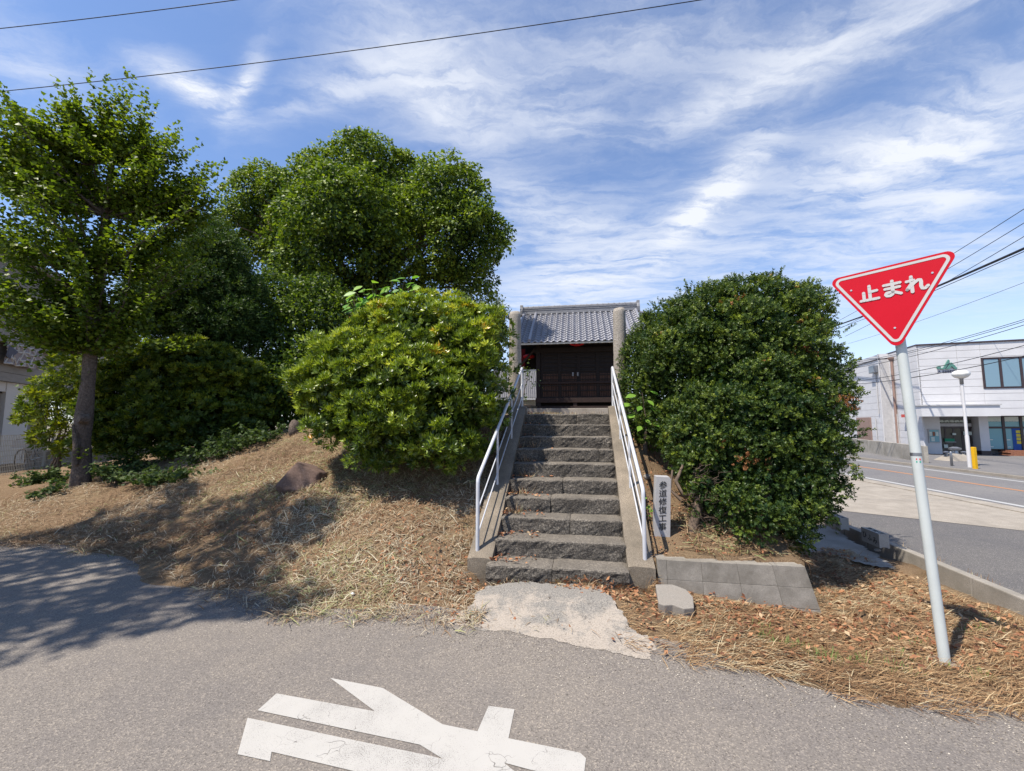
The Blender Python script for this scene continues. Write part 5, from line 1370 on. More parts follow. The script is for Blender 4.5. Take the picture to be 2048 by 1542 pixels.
# bicycle behind the fence
bt, _ = hp(64, 890, 1.1)
bk = empty('bicycle', HS(bt, 1.1, FZ0), 'bicycle parked behind the wire fence by the house', 'bicycle')
wr_ = .33; w1_, w2_ = bt - .52, bt + .54
for w_ in (w1_, w2_):
    mb = MB(); mb.tube([HS(w_ + wr_ * math.cos(a), 1.1, FZ0 + wr_ + wr_ * math.sin(a)) for a in np.linspace(0, 2 * math.pi, 25)], .02, 6, False); whl = mb.build('wheel', 'rubber', bk, True)
    mb = MB(); mb.tube([HS(w_ + .3 * math.cos(a), 1.1, FZ0 + wr_ + .3 * math.sin(a)) for a in np.linspace(0, 2 * math.pi, 25)], .012, 5, False)
    for k in range(12): a = k * math.pi / 6; mb.tube([HS(w_, 1.1, FZ0 + wr_), HS(w_ + .3 * math.cos(a), 1.1, FZ0 + wr_ + .3 * math.sin(a))], .003, 4)
    mb.build('rim', 'steel', whl)
mb = MB(); Bq = lambda t, z: HS(bt + t, 1.1, FZ0 + z)
for p, q_ in (((.54, .33), (.0, .28)), ((.0, .28), (.14, .78)), ((.0, .28), (-.42, .68)), ((-.42, .68), (-.52, .33)), ((.54, .33), (.1, .66)), ((-.42, .68), (-.38, .98))): mb.tube([Bq(*p), Bq(*q_)], .018, 6)
mb.build('frame', 'steel', bk, True)
MB().tube([HS(bt - .3, 1.35, FZ0 + .98), HS(bt - .38, 1.1, FZ0 + 1.0), HS(bt - .3, .85, FZ0 + .98)], .014, 6).build('handlebar', 'steel', bk, True)
o = rock('saddle', (0, 0, 0), (.13, .08, .05), 'rubber', 4, 2, .05); o.location = Vector([float(v) for v in HS(bt + .16, 1.1, FZ0 + .83)]); MW[o.name] = o.matrix_basis.copy(); o.parent = bk; o.matrix_parent_inverse = MW[bk.name].inverted()
MB().box(bt - .74, bt - .46, .95, 1.25, FZ0 + .72, FZ0 + .95, HS).build('basket', 'siding_trim', bk)

# ------------------------------------------------------------------ overhead wires
def wire(pts_px, d0, d1, rad, label, ext=(.6, .6), sag=.0):
    (xa, ya), (xb, yb_) = pts_px
    a, b_ = gy(xa, ya, d0), gy(xb, yb_, d1); dv = b_ - a
    a2, b2 = a - dv * ext[0], b_ + dv * ext[1]
    pts = []
    for k in range(25):
        t = k / 24; p = a2 + (b2 - a2) * t; tt = (t - ext[0] / (1 + sum(ext))) * (1 + sum(ext))
        p[2] -= sag * 4 * tt * (1 - tt); pts.append(p)
    o = MB().tube(pts, rad, 6).build('power_line', 'wire', None, True); tag(o, label, 'cable', 'overhead cables')
wire(((0, 183), (1400, 0)), 9.0, 7.4, .0085, 'long black cable crossing the sky above the trees', (.4, .4), .12)
wire(((0, 57), (470, 0)), 8.4, 7.6, .0085, 'short black cable cutting the top corner of the sky', (.5, 1.2), .02)
RW = [((1680, 640), (2048, 418), 30, 14, .012, 'highest thin cable behind the stop sign'), ((1690, 652), (2048, 446), 30, 14, .012, 'second highest thin cable behind the stop sign'),
      ((1700, 668), (2048, 473), 30, 14, .012, 'third highest thin cable behind the stop sign'), ((1676, 650), (2048, 497), 30, 14, .045, 'thick bundled cable rising behind the stop sign'),
      ((1678, 656), (2048, 503), 30, 14, .014, 'thin cable slung just under the thick bundle'), ((1708, 684), (2048, 565), 34, 20, .010, 'faint single cable crossing the pale sky beside the pole'),
      ((1716, 724), (2048, 639), 22.5, 15, .011, 'upper of three close cables above the office roof'), ((1716, 727), (2048, 643), 22.5, 15, .011, 'middle of three close cables above the office roof'),
      ((1716, 735), (2048, 650), 22.5, 15, .012, 'lowest of three close cables above the office roof'), ((1718, 762), (2048, 691), 22, 15, .013, 'cable passing just over the green logo'),
      ((1728, 767), (2048, 712), 22, 15, .015, 'twisted cable passing over the office window')]
for pa, pb, d0, d1, r_, lab in RW: wire((pa, pb), d0, d1, r_, lab, (.06, .5), .12)

# ------------------------------------------------------------------ vegetation
def plant(name, loc, label, cat, group=None): return empty(name, loc, label, cat, group)
# broad azalea-like bush left of the stairs
bpos = (-1.6, 6.6, tz(-1.6, 6.6))
az = plant('azalea_bush', bpos, 'broad rounded yellow-green azalea bush left of the stone stairs', 'bush')
lob = [ball(t[0] + 15, *t[1:]) for t in ((705, 770, 106, 6.4), (645, 785, 62, 6.4), (820, 725, 118, 6.4), (930, 715, 96, 6.35), (835, 805, 114, 6.0), (935, 790, 90, 6.15), (730, 695, 68, 6.6), (962, 672, 50, 6.4), (760, 850, 80, 5.85), (865, 865, 74, 5.7), (672, 845, 48, 6.0), (905, 850, 72, 5.85), (982, 712, 44, 6.45), (616, 775, 32, 6.4), (838, 655, 66, 6.5), (778, 660, 56, 6.5), (890, 645, 50, 6.5))]
def az_keep(p):
    u, v = uv(p[:, 0], p[:, 1]); return (u < -.92) | (v > 3.3)
pos, d2, tone = pads(lob, 470, .20, 30, lambda x, y: terrain(x, y) + .15, keep=az_keep)
leaf_cloud('foliage', 'lf_azalea', az, pos, d2, rosette(9, .42, .13, 4), .082, along=False, up=.5, jitter=.3, rbias=.0 + tone, hgt=.34)
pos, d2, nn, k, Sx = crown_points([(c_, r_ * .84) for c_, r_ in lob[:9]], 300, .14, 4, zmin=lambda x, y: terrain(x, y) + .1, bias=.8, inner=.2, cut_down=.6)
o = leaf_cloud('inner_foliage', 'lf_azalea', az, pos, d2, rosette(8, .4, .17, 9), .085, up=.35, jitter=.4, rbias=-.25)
ps = []; ds = []
for px, py, ang in ((705, 640, 2.0), (750, 615, 1.8), (905, 605, 1.4), (965, 622, 1.1), (1000, 640, .9), (640, 700, 2.4), (600, 745, 2.7), (590, 790, 3.0), (870, 600, 1.5), (940, 610, 1.3), (680, 665, 2.2), (1015, 690, .5), (620, 880, 3.4)):
    p = gy(px, py, 6.35)
    for f in range(3): ps.append(p - np.array([math.cos(ang), 0, math.sin(ang)]) * .055 * f + rng.normal(size=3) * .02); ds.append([math.cos(ang), 0, math.sin(ang)])
leaf_cloud('stray_shoots', 'lf_azalea', az, np.array(ps), np.array(ds, float), rosette(9, .5, .13, 31), .085, up=.6, jitter=.25, rbias=.3)
core_fill('inner_leaves', 'lf_azalea', az, lob[:2] + lob[2:3] + [(c_ - np.array([.12, 0, 0]), r_ * .9) for c_, r_ in lob[3:]], 22000, .10, lambda x, y: np.where(uv(x, y)[0] > -1.02, 99, terrain(x, y) + .1), .80)
mb = MB()
for i in range(22):
    c_, r_ = lob[(2, 4, 0, 5, 8, 9)[i % 6]]; b_ = (-1.3 + rng.normal() * .25, 6.7 + rng.normal() * .2)
    branch(mb, (*b_, tz(*b_) - .03), c_ + rdir(1)[0] * r_ * .6, .022, .006, .12, 5, 5)
mb.build('stems', 'twig', az)
# tall broad-leaved shoots on top of it
ml = plant('mulberry_shoots', (-1.9, 6.9, 2.3), 'light green large-leaved mulberry shoots rising from the top of the azalea', 'plant')
lm = MB().add([(0, 0, 0), (-.16, .18, .03), (-.27, .42, .035), (-.2, .68, .0), (0, 1, -.1), (.2, .68, .0), (.27, .42, .035), (.16, .18, .03), (0, .3, -.02), (0, .65, -.03)],
              [(0, 8, 1), (1, 8, 2), (2, 8, 9, 3), (3, 9, 4), (0, 7, 8), (7, 6, 8), (8, 6, 5, 9), (9, 5, 4)]).build('leaf', 'lf_bright', None, True, recalc=False)
big_leaf = lm.data; bpy.data.objects.remove(lm)
lmA = [big_leaf]
for vv in (.0, .5, 1.0):
    m2 = big_leaf.copy(); at = m2.attributes.new('rnd', 'FLOAT', 'POINT'); at.data.foreach_set('value', [vv] * len(m2.vertices)); lmA.append(m2)
def put_leaf(parent, p, d, nrm_, size, mi=None):
    fr = frames(np.array([nrm_], float), np.array([d], float))[0]
    o_ = bpy.data.objects.new('leaf', lmA[1 + (mi if mi is not None else random.randrange(3))])
    o_.matrix_basis = Matrix.Translation([float(v) for v in p]) @ Matrix([[float(fr[j][i]) * size for j in range(3)] for i in range(3)]).to_4x4()
    return link(o_, parent)
for px, py in ((725, 572), (745, 566), (783, 560), (822, 556), (842, 574), (700, 592), (690, 600), (712, 585), (735, 590), (752, 578), (775, 575), (800, 562), (812, 556), (832, 568), (850, 585), (862, 598), (705, 615), (790, 590), (820, 592), (765, 600)):
    tip = gy(px, py, 6.75 + rng.normal() * .12); root_ = gy(770 + (px - 770) * .45, 665, 6.9)
    mb = MB(); pts = branch(mb, root_, tip, .010, .004, .05, 7, 5); mb.build('stem', 'lf_bright' if False else 'twig', ml)
    for i in range(7):
        f = .25 + .75 * i / 6; q_ = np.array(root_) + (tip - np.array(root_)) * f
        a = i * 2.4 + px; d = np.array([math.cos(a), math.sin(a) * .8 - .15, .25 - .5 * rng.random()])
        put_leaf(ml, q_, d, np.array([-.3, -.6, .9]) + rng.normal(size=3) * .3, rng.uniform(.16, .24))
# large dark holly shrub right of the stairs
hl = plant('holly_shrub', (2.6, 5.3, .3), 'tall rounded dark green holly shrub above the concrete block wall', 'shrub')
lobh = [ball(*t) for t in ((1480, 715, 140, 6.1), (1562, 740, 94, 5.9), (1385, 720, 96, 6.2), (1495, 850, 146, 5.6), (1584, 870, 92, 5.5), (1600, 955, 74, 5.2), (1535, 985, 84, 5.05), (1580, 1030, 52, 4.85), (1500, 1035, 52, 4.75), (1445, 1000, 50, 4.95), (1415, 940, 48, 5.2), (1440, 890, 92, 5.4), (1555, 645, 78, 6.1), (1430, 645, 70, 6.25), (1585, 610, 44, 6.1), (1390, 620, 40, 6.2), (1625, 800, 60, 5.6), (1620, 890, 60, 5.35), (1500, 620, 60, 6.2))]
def hz_(x, y): return np.maximum(terrain(x, y) + .12, .2)
pos, d2, tone = pads(lobh, 760, .17, 34, hz_, flat=.62)
leaf_cloud('foliage', 'lf_holly', hl, pos, d2, sprig(11, 1.0, .36, .125, 3), .07, along=True, jitter=.45, rbias=.06 + tone, hgt=.18)
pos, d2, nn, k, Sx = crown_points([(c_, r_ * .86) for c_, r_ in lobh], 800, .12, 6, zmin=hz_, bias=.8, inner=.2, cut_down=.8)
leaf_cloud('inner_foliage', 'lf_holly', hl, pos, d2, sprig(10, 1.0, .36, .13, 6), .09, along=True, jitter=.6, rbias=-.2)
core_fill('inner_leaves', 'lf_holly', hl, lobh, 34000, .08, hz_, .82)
for nm_, cen_, m_, n_ in (('withered_patch', gy(1600, 705, 5.35), 'lf_brown', 50), ('withered_patch', gy(1685, 806, 5.1), 'lf_brown', 45), ('withered_patch', gy(1500, 925, 4.75), 'lf_brown', 30)):
    pp = cen_ + rng.normal(size=(n_, 3)) * np.array([.09, .06, .05])
    o = leaf_cloud(nm_, m_, hl, pp, rdir(n_), sprig(10, 1, .34, .12, 5), .07, along=True)
# stray shoots above the outline
ps = []; ds = []
for px, py, ang in ((1372, 566, 1.9), (1565, 540, 1.1), (1560, 548, 1.2), (1665, 600, .9), (1330, 640, 2.2), (1700, 655, .7), (1715, 720, .4), (1728, 790, .2), (1655, 615, .8), (1560, 560, 1.3), (1375, 575, 1.8), (1460, 570, 1.5), (1735, 860, .1), (1500, 566, 1.5)):
    p = gy(px, py, 6.05 if py < 700 else 5.5)
    for f in range(4): ps.append(p - np.array([math.cos(ang), 0, math.sin(ang)]) * .05 * f); ds.append([math.cos(ang), 0, math.sin(ang)])
leaf_cloud('stray_shoots', 'lf_holly', hl, np.array(ps), np.array(ds, float), sprig(12, 1, .3, .11, 8), .085, along=True, jitter=.15, rbias=.25)
mb = MB()
tb = gz(1388, 1082, .30)
pts = [np.array([tb[0], tb[1], .2]), gy(1384, 1060, tb[1] + .0), gy(1393, 1025, tb[1] + .05), gy(1400, 985, tb[1] + .12), gy(1385, 960, tb[1] + .2), gy(1420, 900, tb[1] + .4)]
mb.tube(pts, [.085, .06, .05, .047, .042, .03], 9)
mb.tube([gy(1398, 985, tb[1] + .1), gy(1365, 990, tb[1] + .08), gy(1352, 962, tb[1] + .1), gy(1366, 930, tb[1] + .2)], [.03, .026, .023, .015], 7)
mb.tube([gy(1362, 1000, tb[1] + .1), gy(1340, 980, tb[1] + .15), gy(1345, 940, tb[1] + .2)], [.022, .018, .012], 6)
mb.tube([gz(1515, 1085, .3), gy(1520, 1050, 4.75), gy(1530, 990, 4.9), gy(1545, 900, 5.2)], [.07, .055, .05, .03], 8)
mb.tube([gy(1420, 1000, 5.0), gy(1470, 960, 5.1), gy(1520, 880, 5.3)], [.035, .03, .02], 6)
mb.build('trunk', 'twig', hl, True)
mb = MB()
for i in range(90):
    a = gy(rng.uniform(1375, 1430), rng.uniform(940, 1010) if i < 45 else rng.uniform(1030, 1062), tb[1] + rng.uniform(-.1, .15))
    b_ = a + np.array([rng.uniform(-.16, .22), rng.uniform(-.16, .08), rng.uniform(-.08, .14)])
    branch(mb, a, b_, .0035, .0015, .18, 4, 4)
o = mb.build('dead_twigs', 'twig', hl); o['kind'] = 'stuff'
# smaller shrub behind the pillar
h2 = plant('small_holly', (1.95, 6.9, 1.5), 'smaller holly shrub against the granite pillar beside the handrail', 'shrub')
lob2 = [ball(*t) for t in ((1300, 720, 50, 6.9), (1310, 680, 45, 7.0), (1290, 770, 42, 6.8), (1318, 790, 46, 6.6), (1340, 850, 46, 6.3), (1330, 650, 40, 7.0), (1296, 825, 36, 6.7), (1312, 855, 38, 6.5))]
pos, d2, nn, k, Sx = crown_points(lob2, 480, .095, 10, bias=1.0, cut_down=.7)
leaf_cloud('foliage', 'lf_holly', h2, pos, d2, sprig(12, 1.0, .34, .12, 11), .075, along=True, jitter=.45, rbias=.08)
pos, d2, nn, k, Sx = crown_points([(c_, r_ * .7) for c_, r_ in lob2], 110, .12, 6, bias=.7, inner=.3)
leaf_cloud('inner_foliage', 'lf_holly', h2, pos, d2, sprig(10, 1.0, .36, .13, 12), .085, along=True, rbias=-.2)
core_fill('inner_leaves', 'lf_holly', h2, lob2, 5000, .07)
mb = MB(); g_ = gy(1290, 905, 6.35); branch(mb, (g_[0], g_[1], tz(g_[0], g_[1]) - .05), gy(1292, 850, 6.5), .04, .035, .04, 4, 7); branch(mb, gy(1292, 850, 6.5), gy(1310, 740, 6.8), .03, .015, .05, 5, 6); mb.build('trunk', 'twig', h2, True)
# light green seedling in front of the pillar
sd = plant('broadleaf_seedling', gy(1288, 850, 6.3), 'light green broad-leaved seedling at the edge of the small holly', 'plant')
for px, py, dx in ((1272, 790, -1), (1300, 782, .6), (1262, 808, -1), (1282, 812, -.3), (1300, 815, .5), (1270, 830, -.8), (1290, 838, .2), (1305, 845, .5), (1282, 852, -.3), (1295, 800, .2)):
    put_leaf(sd, gy(px, py, 6.2), (dx, -.4, -.25), (0.1, -.6, .9), rng.uniform(.15, .2))
mb = MB(); branch(mb, gy(1293, 862, 6.3), gy(1284, 785, 6.25), .008, .004, .04, 5, 5); mb.build('stem', 'twig', sd)
# green sprout beside the marker stone
sp_ = plant('small_sprout', gz(1302, 1040, .45), 'small bright green sprout at the edge of the engraved marker', 'plant')
for i in range(12):
    put_leaf(sp_, gy(1302 + rng.normal() * 7, 1018 + rng.normal() * 12, 5.05), rng.normal(size=3) + [0, -.3, .3], np.array([0, -.4, 1]) + rng.normal(size=3) * .3, rng.uniform(.04, .065))

# big camphor tree
ct = plant('camphor_tree', (*gy(735, 800, 17.5)[:2], 1.9), 'huge round-crowned evergreen tree rising behind the azalea bush', 'tree')
lobc = [ball(t[0], t[1], t[2] * .93, t[3]) for t in ((690, 455, 122, 15.4), (895, 405, 88, 16.6), (932, 480, 80, 16.2), (735, 350, 84, 18.8), (805, 365, 58, 19), (648, 365, 60, 18.8), (535, 408, 74, 19), (495, 455, 50, 19), (635, 540, 76, 15.8), (770, 535, 74, 16), (885, 555, 48, 17.2), (555, 515, 50, 18.8), (715, 600, 50, 17.2), (950, 560, 40, 17), (600, 430, 50, 17.2), (585, 395, 56, 18.2), (815, 450, 72, 17.8), (590, 480, 50, 17.6))]
pos, d2, tone = pads(lobc, 820, .46, 62, None, .8, .35)
leaf_cloud('crown', 'lf_camphor', ct, pos, d2, LEAF2, .155, up=.5, jitter=.5, droop=.5, rbias=tone, hgt=.2)
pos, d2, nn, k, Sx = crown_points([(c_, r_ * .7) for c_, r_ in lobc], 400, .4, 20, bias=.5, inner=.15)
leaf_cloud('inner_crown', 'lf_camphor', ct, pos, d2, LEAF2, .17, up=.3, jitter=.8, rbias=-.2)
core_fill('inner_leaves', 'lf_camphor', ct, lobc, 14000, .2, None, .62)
mb = MB(); t0_ = gy(738, 810, 17.5); fork = gy(752, 580, 17.3)
mb.tube([np.array([t0_[0], t0_[1], 1.2]), gy(745, 700, 17.4), fork], [.55, .45, .42], 12)
for px, py, dd in ((700, 470, 16.9), (800, 470, 17.3), (905, 500, 17), (640, 540, 16.8), (560, 480, 17.9), (880, 420, 17), (720, 380, 17.9), (520, 430, 18), (940, 540, 17.4), (600, 590, 17.5)):
    b_ = gy(px, py, dd); pp = branch(mb, fork + rng.normal(size=3) * .12, b_, .2, .06, .1, 7, 7)
    for i in range(6):
        branch(mb, pp[3 + i % 4], b_ + rdir(1)[0] * 1.3, .05, .012, .1, 4, 5)
mb.build('trunk', 'bark_red', ct, True)
# understorey in the shade below it
for nm, lab, lobs_, seed_ in (('shade_tree', 'dark sparse evergreen standing in shade below the round-crowned tree', ((600, 650, 55, 13), (570, 720, 55, 12.5), (640, 735, 55, 12), (555, 600, 50, 13.5), (645, 610, 52, 13.8), (600, 780, 45, 11), (572, 800, 38, 11), (560, 835, 26, 10.8), (680, 640, 45, 13.5), (540, 760, 40, 11.5)), 3),):
    ut = plant(nm, (*gy(600, 830, 12.5)[:2], 1.7), lab, 'tree')
    lo = [ball(*t) for t in lobs_]
    pos, d2, nn, k, Sx = crown_points(lo, 900, .3, 18, bias=.6, cut_down=.8)
    leaf_cloud('crown', 'lf_camphor', ut, pos, d2, LEAF2, .12, up=.5, jitter=.7, rbias=-.15)
    core_fill('inner_leaves', 'lf_camphor', ut, lo, 5000, .14)
    mb = MB(); g_ = gy(600, 840, 12.5)
    for i in range(9): c_ = lo[i % len(lo)][0]; branch(mb, (g_[0] + rng.normal() * .3, g_[1] + rng.normal() * .3, tz(g_[0], g_[1]) - .1), c_ + rdir(1)[0] * .2, .09, .02, .07, 6, 6)
    mb.build('trunk', 'bark', ut, True)
# clipped yew-like tree between ginkgo and camphor
yt = plant('yew_tree', (*gy(430, 830, 10.8)[:2], tz(*gy(430, 830, 10.8)[:2])), 'dense upright dark evergreen right of the ginkgo tree', 'tree')
lo = [ball(*t) for t in ((430, 520, 48, 11.4), (400, 590, 70, 11.2), (468, 590, 50, 11.6), (445, 650, 62, 11.2), (345, 630, 56, 11.2), (500, 655, 36, 11.8), (412, 470, 32, 11.6), (310, 600, 44, 11.2), (355, 545, 44, 11.4))]
pos, d2, nn, k, Sx = crown_points(lo, 1000, .17, 13, bias=.8, cut_down=.5)
leaf_cloud('crown', 'lf_yew', yt, pos, d2, sprig(8, 1, .5, .08, 21), .17, along=True, jitter=.5, hgt=.2)
pos, d2, nn, k, Sx = crown_points([(c_, r_ * .75) for c_, r_ in lo], 220, .2, 9, bias=.5, inner=.2)
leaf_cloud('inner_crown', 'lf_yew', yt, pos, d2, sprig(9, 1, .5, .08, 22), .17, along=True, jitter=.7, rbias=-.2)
core_fill('inner_leaves', 'lf_yew', yt, lo, 14000, .15)
mb = MB(); g_ = gy(430, 850, 10.8); branch(mb, (g_[0], g_[1], tz(g_[0], g_[1]) - .1), gy(430, 560, 11), .16, .06, .03, 7, 9); mb.build('trunk', 'bark', yt, True)
# spreading hedge bush behind the ginkgo trunk
hd = plant('hedge_bush', (*gy(360, 870, 9.9)[:2], tz(*gy(360, 870, 9.9)[:2])), 'wide low olive green bush behind the cut branches', 'bush')
lo = [ball(*t) for t in ((265, 775, 54, 9.8), (345, 765, 72, 10), (425, 755, 66, 10.1), (505, 800, 50, 10.5), (225, 820, 46, 9.7), (320, 830, 58, 9.6), (420, 835, 58, 9.8), (475, 770, 46, 10.4), (495, 850, 40, 10.2), (280, 870, 42, 9.7), (370, 870, 46, 9.9), (450, 865, 40, 10), (220, 865, 34, 9.7), (385, 715, 40, 10.4), (295, 730, 34, 10.2))]
pos, d2, tone = pads(lo, 330, .27, 26, lambda x, y: terrain(x, y) + .1, .55)
leaf_cloud('foliage', 'lf_hedge', hd, pos, d2, rosette(8, .4, .17, 14), .12, up=.5, jitter=.35, rbias=tone, hgt=.3)
pos, d2, nn, k, Sx = crown_points([(c_, r_ * .8) for c_, r_ in lo], 300, .2, 7, bias=.7, inner=.2, zmin=lambda x, y: terrain(x, y) + .05)
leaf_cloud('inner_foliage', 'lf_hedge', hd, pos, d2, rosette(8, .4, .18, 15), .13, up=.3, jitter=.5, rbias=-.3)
core_fill('inner_leaves', 'lf_hedge', hd, lo, 10000, .15, lambda x, y: terrain(x, y) + .03, .78)
hd2 = plant('yellow_bush', (*gy(110, 860, 10.2)[:2], tz(*gy(110, 860, 10.2)[:2])), 'small yellow-green bush between the ginkgo trunk and the house', 'bush')
lo = [ball(*t) for t in ((115, 800, 40, 10.2), (90, 830, 32, 10), (135, 840, 36, 10.2), (140, 780, 30, 10.4), (120, 870, 30, 10), (170, 740, 40, 10.6))]
pos, d2, nn, k, Sx = crown_points(lo, 130, .2, 9, bias=1, cut_down=.6)
leaf_cloud('foliage', 'lf_hedge', hd2, pos, d2, rosette(8, .4, .17, 16), .12, up=.5, jitter=.35, rbias=.2)
mb = MB(); g_ = gy(115, 890, 10.2)
for i in range(6): branch(mb, (g_[0], g_[1], tz(g_[0], g_[1]) - .05), lo[i][0], .03, .01, .08, 5, 5)
mb.build('stems', 'twig', hd2)
# pale small tree past the hall
pt = plant('distant_tree', (*gy(955, 800, 24)[:2], 1.8), 'small greyish tree peeping out behind the azalea beside the pillar', 'tree')
lo = [ball(*t) for t in ((960, 615, 38, 24), (985, 625, 30, 24), (930, 630, 38, 24), (955, 660, 45, 24.5))]
pos, d2, nn, k, Sx = crown_points(lo, 240, .3, 16, bias=.6)
leaf_cloud('crown', 'lf_grey', pt, pos, d2, LEAF2, .15, up=.5, jitter=.8)
mb = MB(); g_ = gy(955, 800, 24.3); branch(mb, (g_[0], g_[1], 1.5), gy(955, 640, 24.3), .12, .05, .04, 6, 7); mb.build('trunk', 'bark', pt, True)
# twiggy sprays seen past the hall's corner
sp2 = plant('wall_shrub', (*gy(1052, 770, 9)[:2], 1.9), 'thin leafy sprigs hanging beside the handrail top near the shrine', 'plant')
for cx, cy, n_ in ((1052, 745, 60), (1063, 768, 26), (1040, 795, 30), (1035, 730, 24)):
    pp = gy(cx, cy, 8.6) + rng.normal(size=(n_, 3)) * np.array([.11, .1, .06])
    leaf_cloud('foliage', 'lf_holly', sp2, pp, rdir(n_), LEAF2, .06, rbias=-.1)
mb = MB(); branch(mb, (gy(1035, 800, 8.6)[0], 8.6, 1.8), gy(1060, 745, 8.6), .012, .005, .05, 5, 5); mb.build('stem', 'twig', sp2)

# ginkgo
gb = gz(158, 975, .38); gk = plant('ginkgo_tree', (gb[0], gb[1], tz(gb[0], gb[1])), 'tall airy ginkgo tree with grey-brown trunk at the far left', 'tree')
gd = gb[1]
V = []; F = []; path = [gy(162, 985, gd), gy(163, 940, gd), gy(166, 880, gd), gy(168, 840, gd), gy(175, 780, gd), gy(182, 700, gd), gy(190, 640, gd), gy(200, 540, gd + .05), gy(212, 430, gd + .1), gy(225, 320, gd + .1), gy(240, 230, gd + .1)]
path[0][2] = tz(gb[0], gb[1]) - .15
rads = [.16, .13, .118, .128, .108, .10, .095, .082, .065, .042, .02]
pp = []; rr = []
for i in range(len(path) - 1):
    for k in range(6): t = k / 6; pp.append(path[i] * (1 - t) + path[i + 1] * t); rr.append(rads[i] * (1 - t) + rads[i + 1] * t)
pp.append(path[-1]); rr.append(rads[-1])
seg = 22
for i, (p, r_) in enumerate(zip(pp, rr)):
    for k in range(seg):
        a = 2 * math.pi * k / seg
        n_ = mnoise.noise(Vector((math.cos(a) * 2.2, math.sin(a) * 2.2, p[2] * 1.3))) * .16 + abs(mnoise.noise(Vector((math.cos(a) * 7, math.sin(a) * 7, p[2] * 3)))) * .13
        if i < 8: n_ += .18 * (1 - i / 8) * max(0, math.cos(3 * a + .6))
        V.append((p[0] + r_ * (1 + n_) * math.cos(a), p[1] + r_ * (1 + n_) * math.sin(a), p[2]))
for i in range(len(pp) - 1):
    for k in range(seg): F.append((i * seg + k, i * seg + (k + 1) % seg, (i + 1) * seg + (k + 1) % seg, (i + 1) * seg + k))
tk = soup('trunk', V, F, 'bark', gk, None, True)
# pruning scar and stub
sc_ = gy(163, 838, gd - .18)
MB().tube([sc_ + [0, .12, 0], sc_ + [-.05, -.02, .01]], [.10, .085], 10).build('branch_stub', 'bark', tk, True)
MB().tube([gy(150, 930, gd - .16), gy(152, 890, gd - .18), gy(146, 850, gd - .17)], [.05, .045, .02], 8).build('branch_stub', 'bark', tk, True)
lobg = [ball(*t) for t in ((200, 300, 105, 8.4), (245, 240, 55, 8.3), (150, 235, 42, 8.2), (110, 290, 90, 8.1), (30, 300, 80, 8), (300, 345, 80, 8.6), (385, 395, 48, 8.8), (200, 430, 140, 8.3), (80, 440, 120, 8), (320, 460, 105, 8.6), (-40, 400, 110, 8), (180, 560, 115, 8.2), (60, 570, 95, 8), (300, 570, 85, 8.6), (-40, 560, 90, 7.9), (240, 640, 60, 8.4), (120, 640, 60, 8), (60, 285, 70, 8), (120, 255, 60, 8.1), (10, 330, 70, 7.9), (330, 330, 60, 8.7), (400, 390, 40, 8.9))]
mb = MB(); Pg = []; Dg = []
core = np.array(path)
for i in range(300):
    c_, r_ = lobg[rng.integers(len(lobg))]
    tip = c_ + rdir(1)[0] * r_ * rng.uniform(.55, 1.08)
    h_ = tip[2] - rng.uniform(.5, 1.6); j = int(np.argmin(abs(core[:, 2] - max(h_, 3.0)))); st0 = core[j]
    mid = (st0 + tip) / 2 + np.array([0, 0, -.25]) + rng.normal(size=3) * .12
    L_ = np.linalg.norm(tip - st0); ptsb = [st0 * (1 - t) ** 2 + 2 * mid * t * (1 - t) + tip * t * t for t in np.linspace(0, 1, 9)]
    if i % 2 == 0: mb.tube(ptsb, [.03 * (1 - t) + .005 for t in np.linspace(0, 1, 9)], 5)
    ndir = unit(ptsb[-1] - ptsb[-3])
    for t in np.linspace(.35, 1.0, 15):
        q_ = st0 * (1 - t) ** 2 + 2 * mid * t * (1 - t) + tip * t * t
        m_ = 14
        Pg.append(q_ + rng.normal(size=(m_, 3)) * np.array([.085, .085, .06])); Dg.append(np.tile(ndir, (m_, 1)) * .4 + rdir(m_))
    if rng.random() < .5:      # long shoot beyond the tip
        for t in np.linspace(0, .45, 8):
            q_ = tip + (ndir + np.array([0, 0, .35])) * t; m_ = 4; Pg.append(q_ + rng.normal(size=(m_, 3)) * .03); Dg.append(rdir(m_))
Pg = np.concatenate(Pg); Dg = np.concatenate(Dg)
leaf_cloud('crown', 'lf_ginkgo', gk, Pg, Dg, FAN, .078, up=.75, jitter=.55, droop=.4, hgt=.15)
mb.build('branches', 'bark', gk)
Pl = []
for px, py, n_ in ((120, 720, 60), (95, 730, 40), (140, 755, 60), (80, 768, 30), (150, 700, 50), (165, 905, 26), (185, 690, 40), (230, 690, 60), (290, 680, 60), (350, 690, 50)):
    Pl.append(gy(px, py, gd - .1) + rng.normal(size=(n_, 3)) * np.array([.14, .14, .07]))
Pl = np.concatenate(Pl); leaf_cloud('lower_sprays', 'lf_ginkgo', gk, Pl, rdir(len(Pl)), FAN, .078, up=.7, jitter=.5)

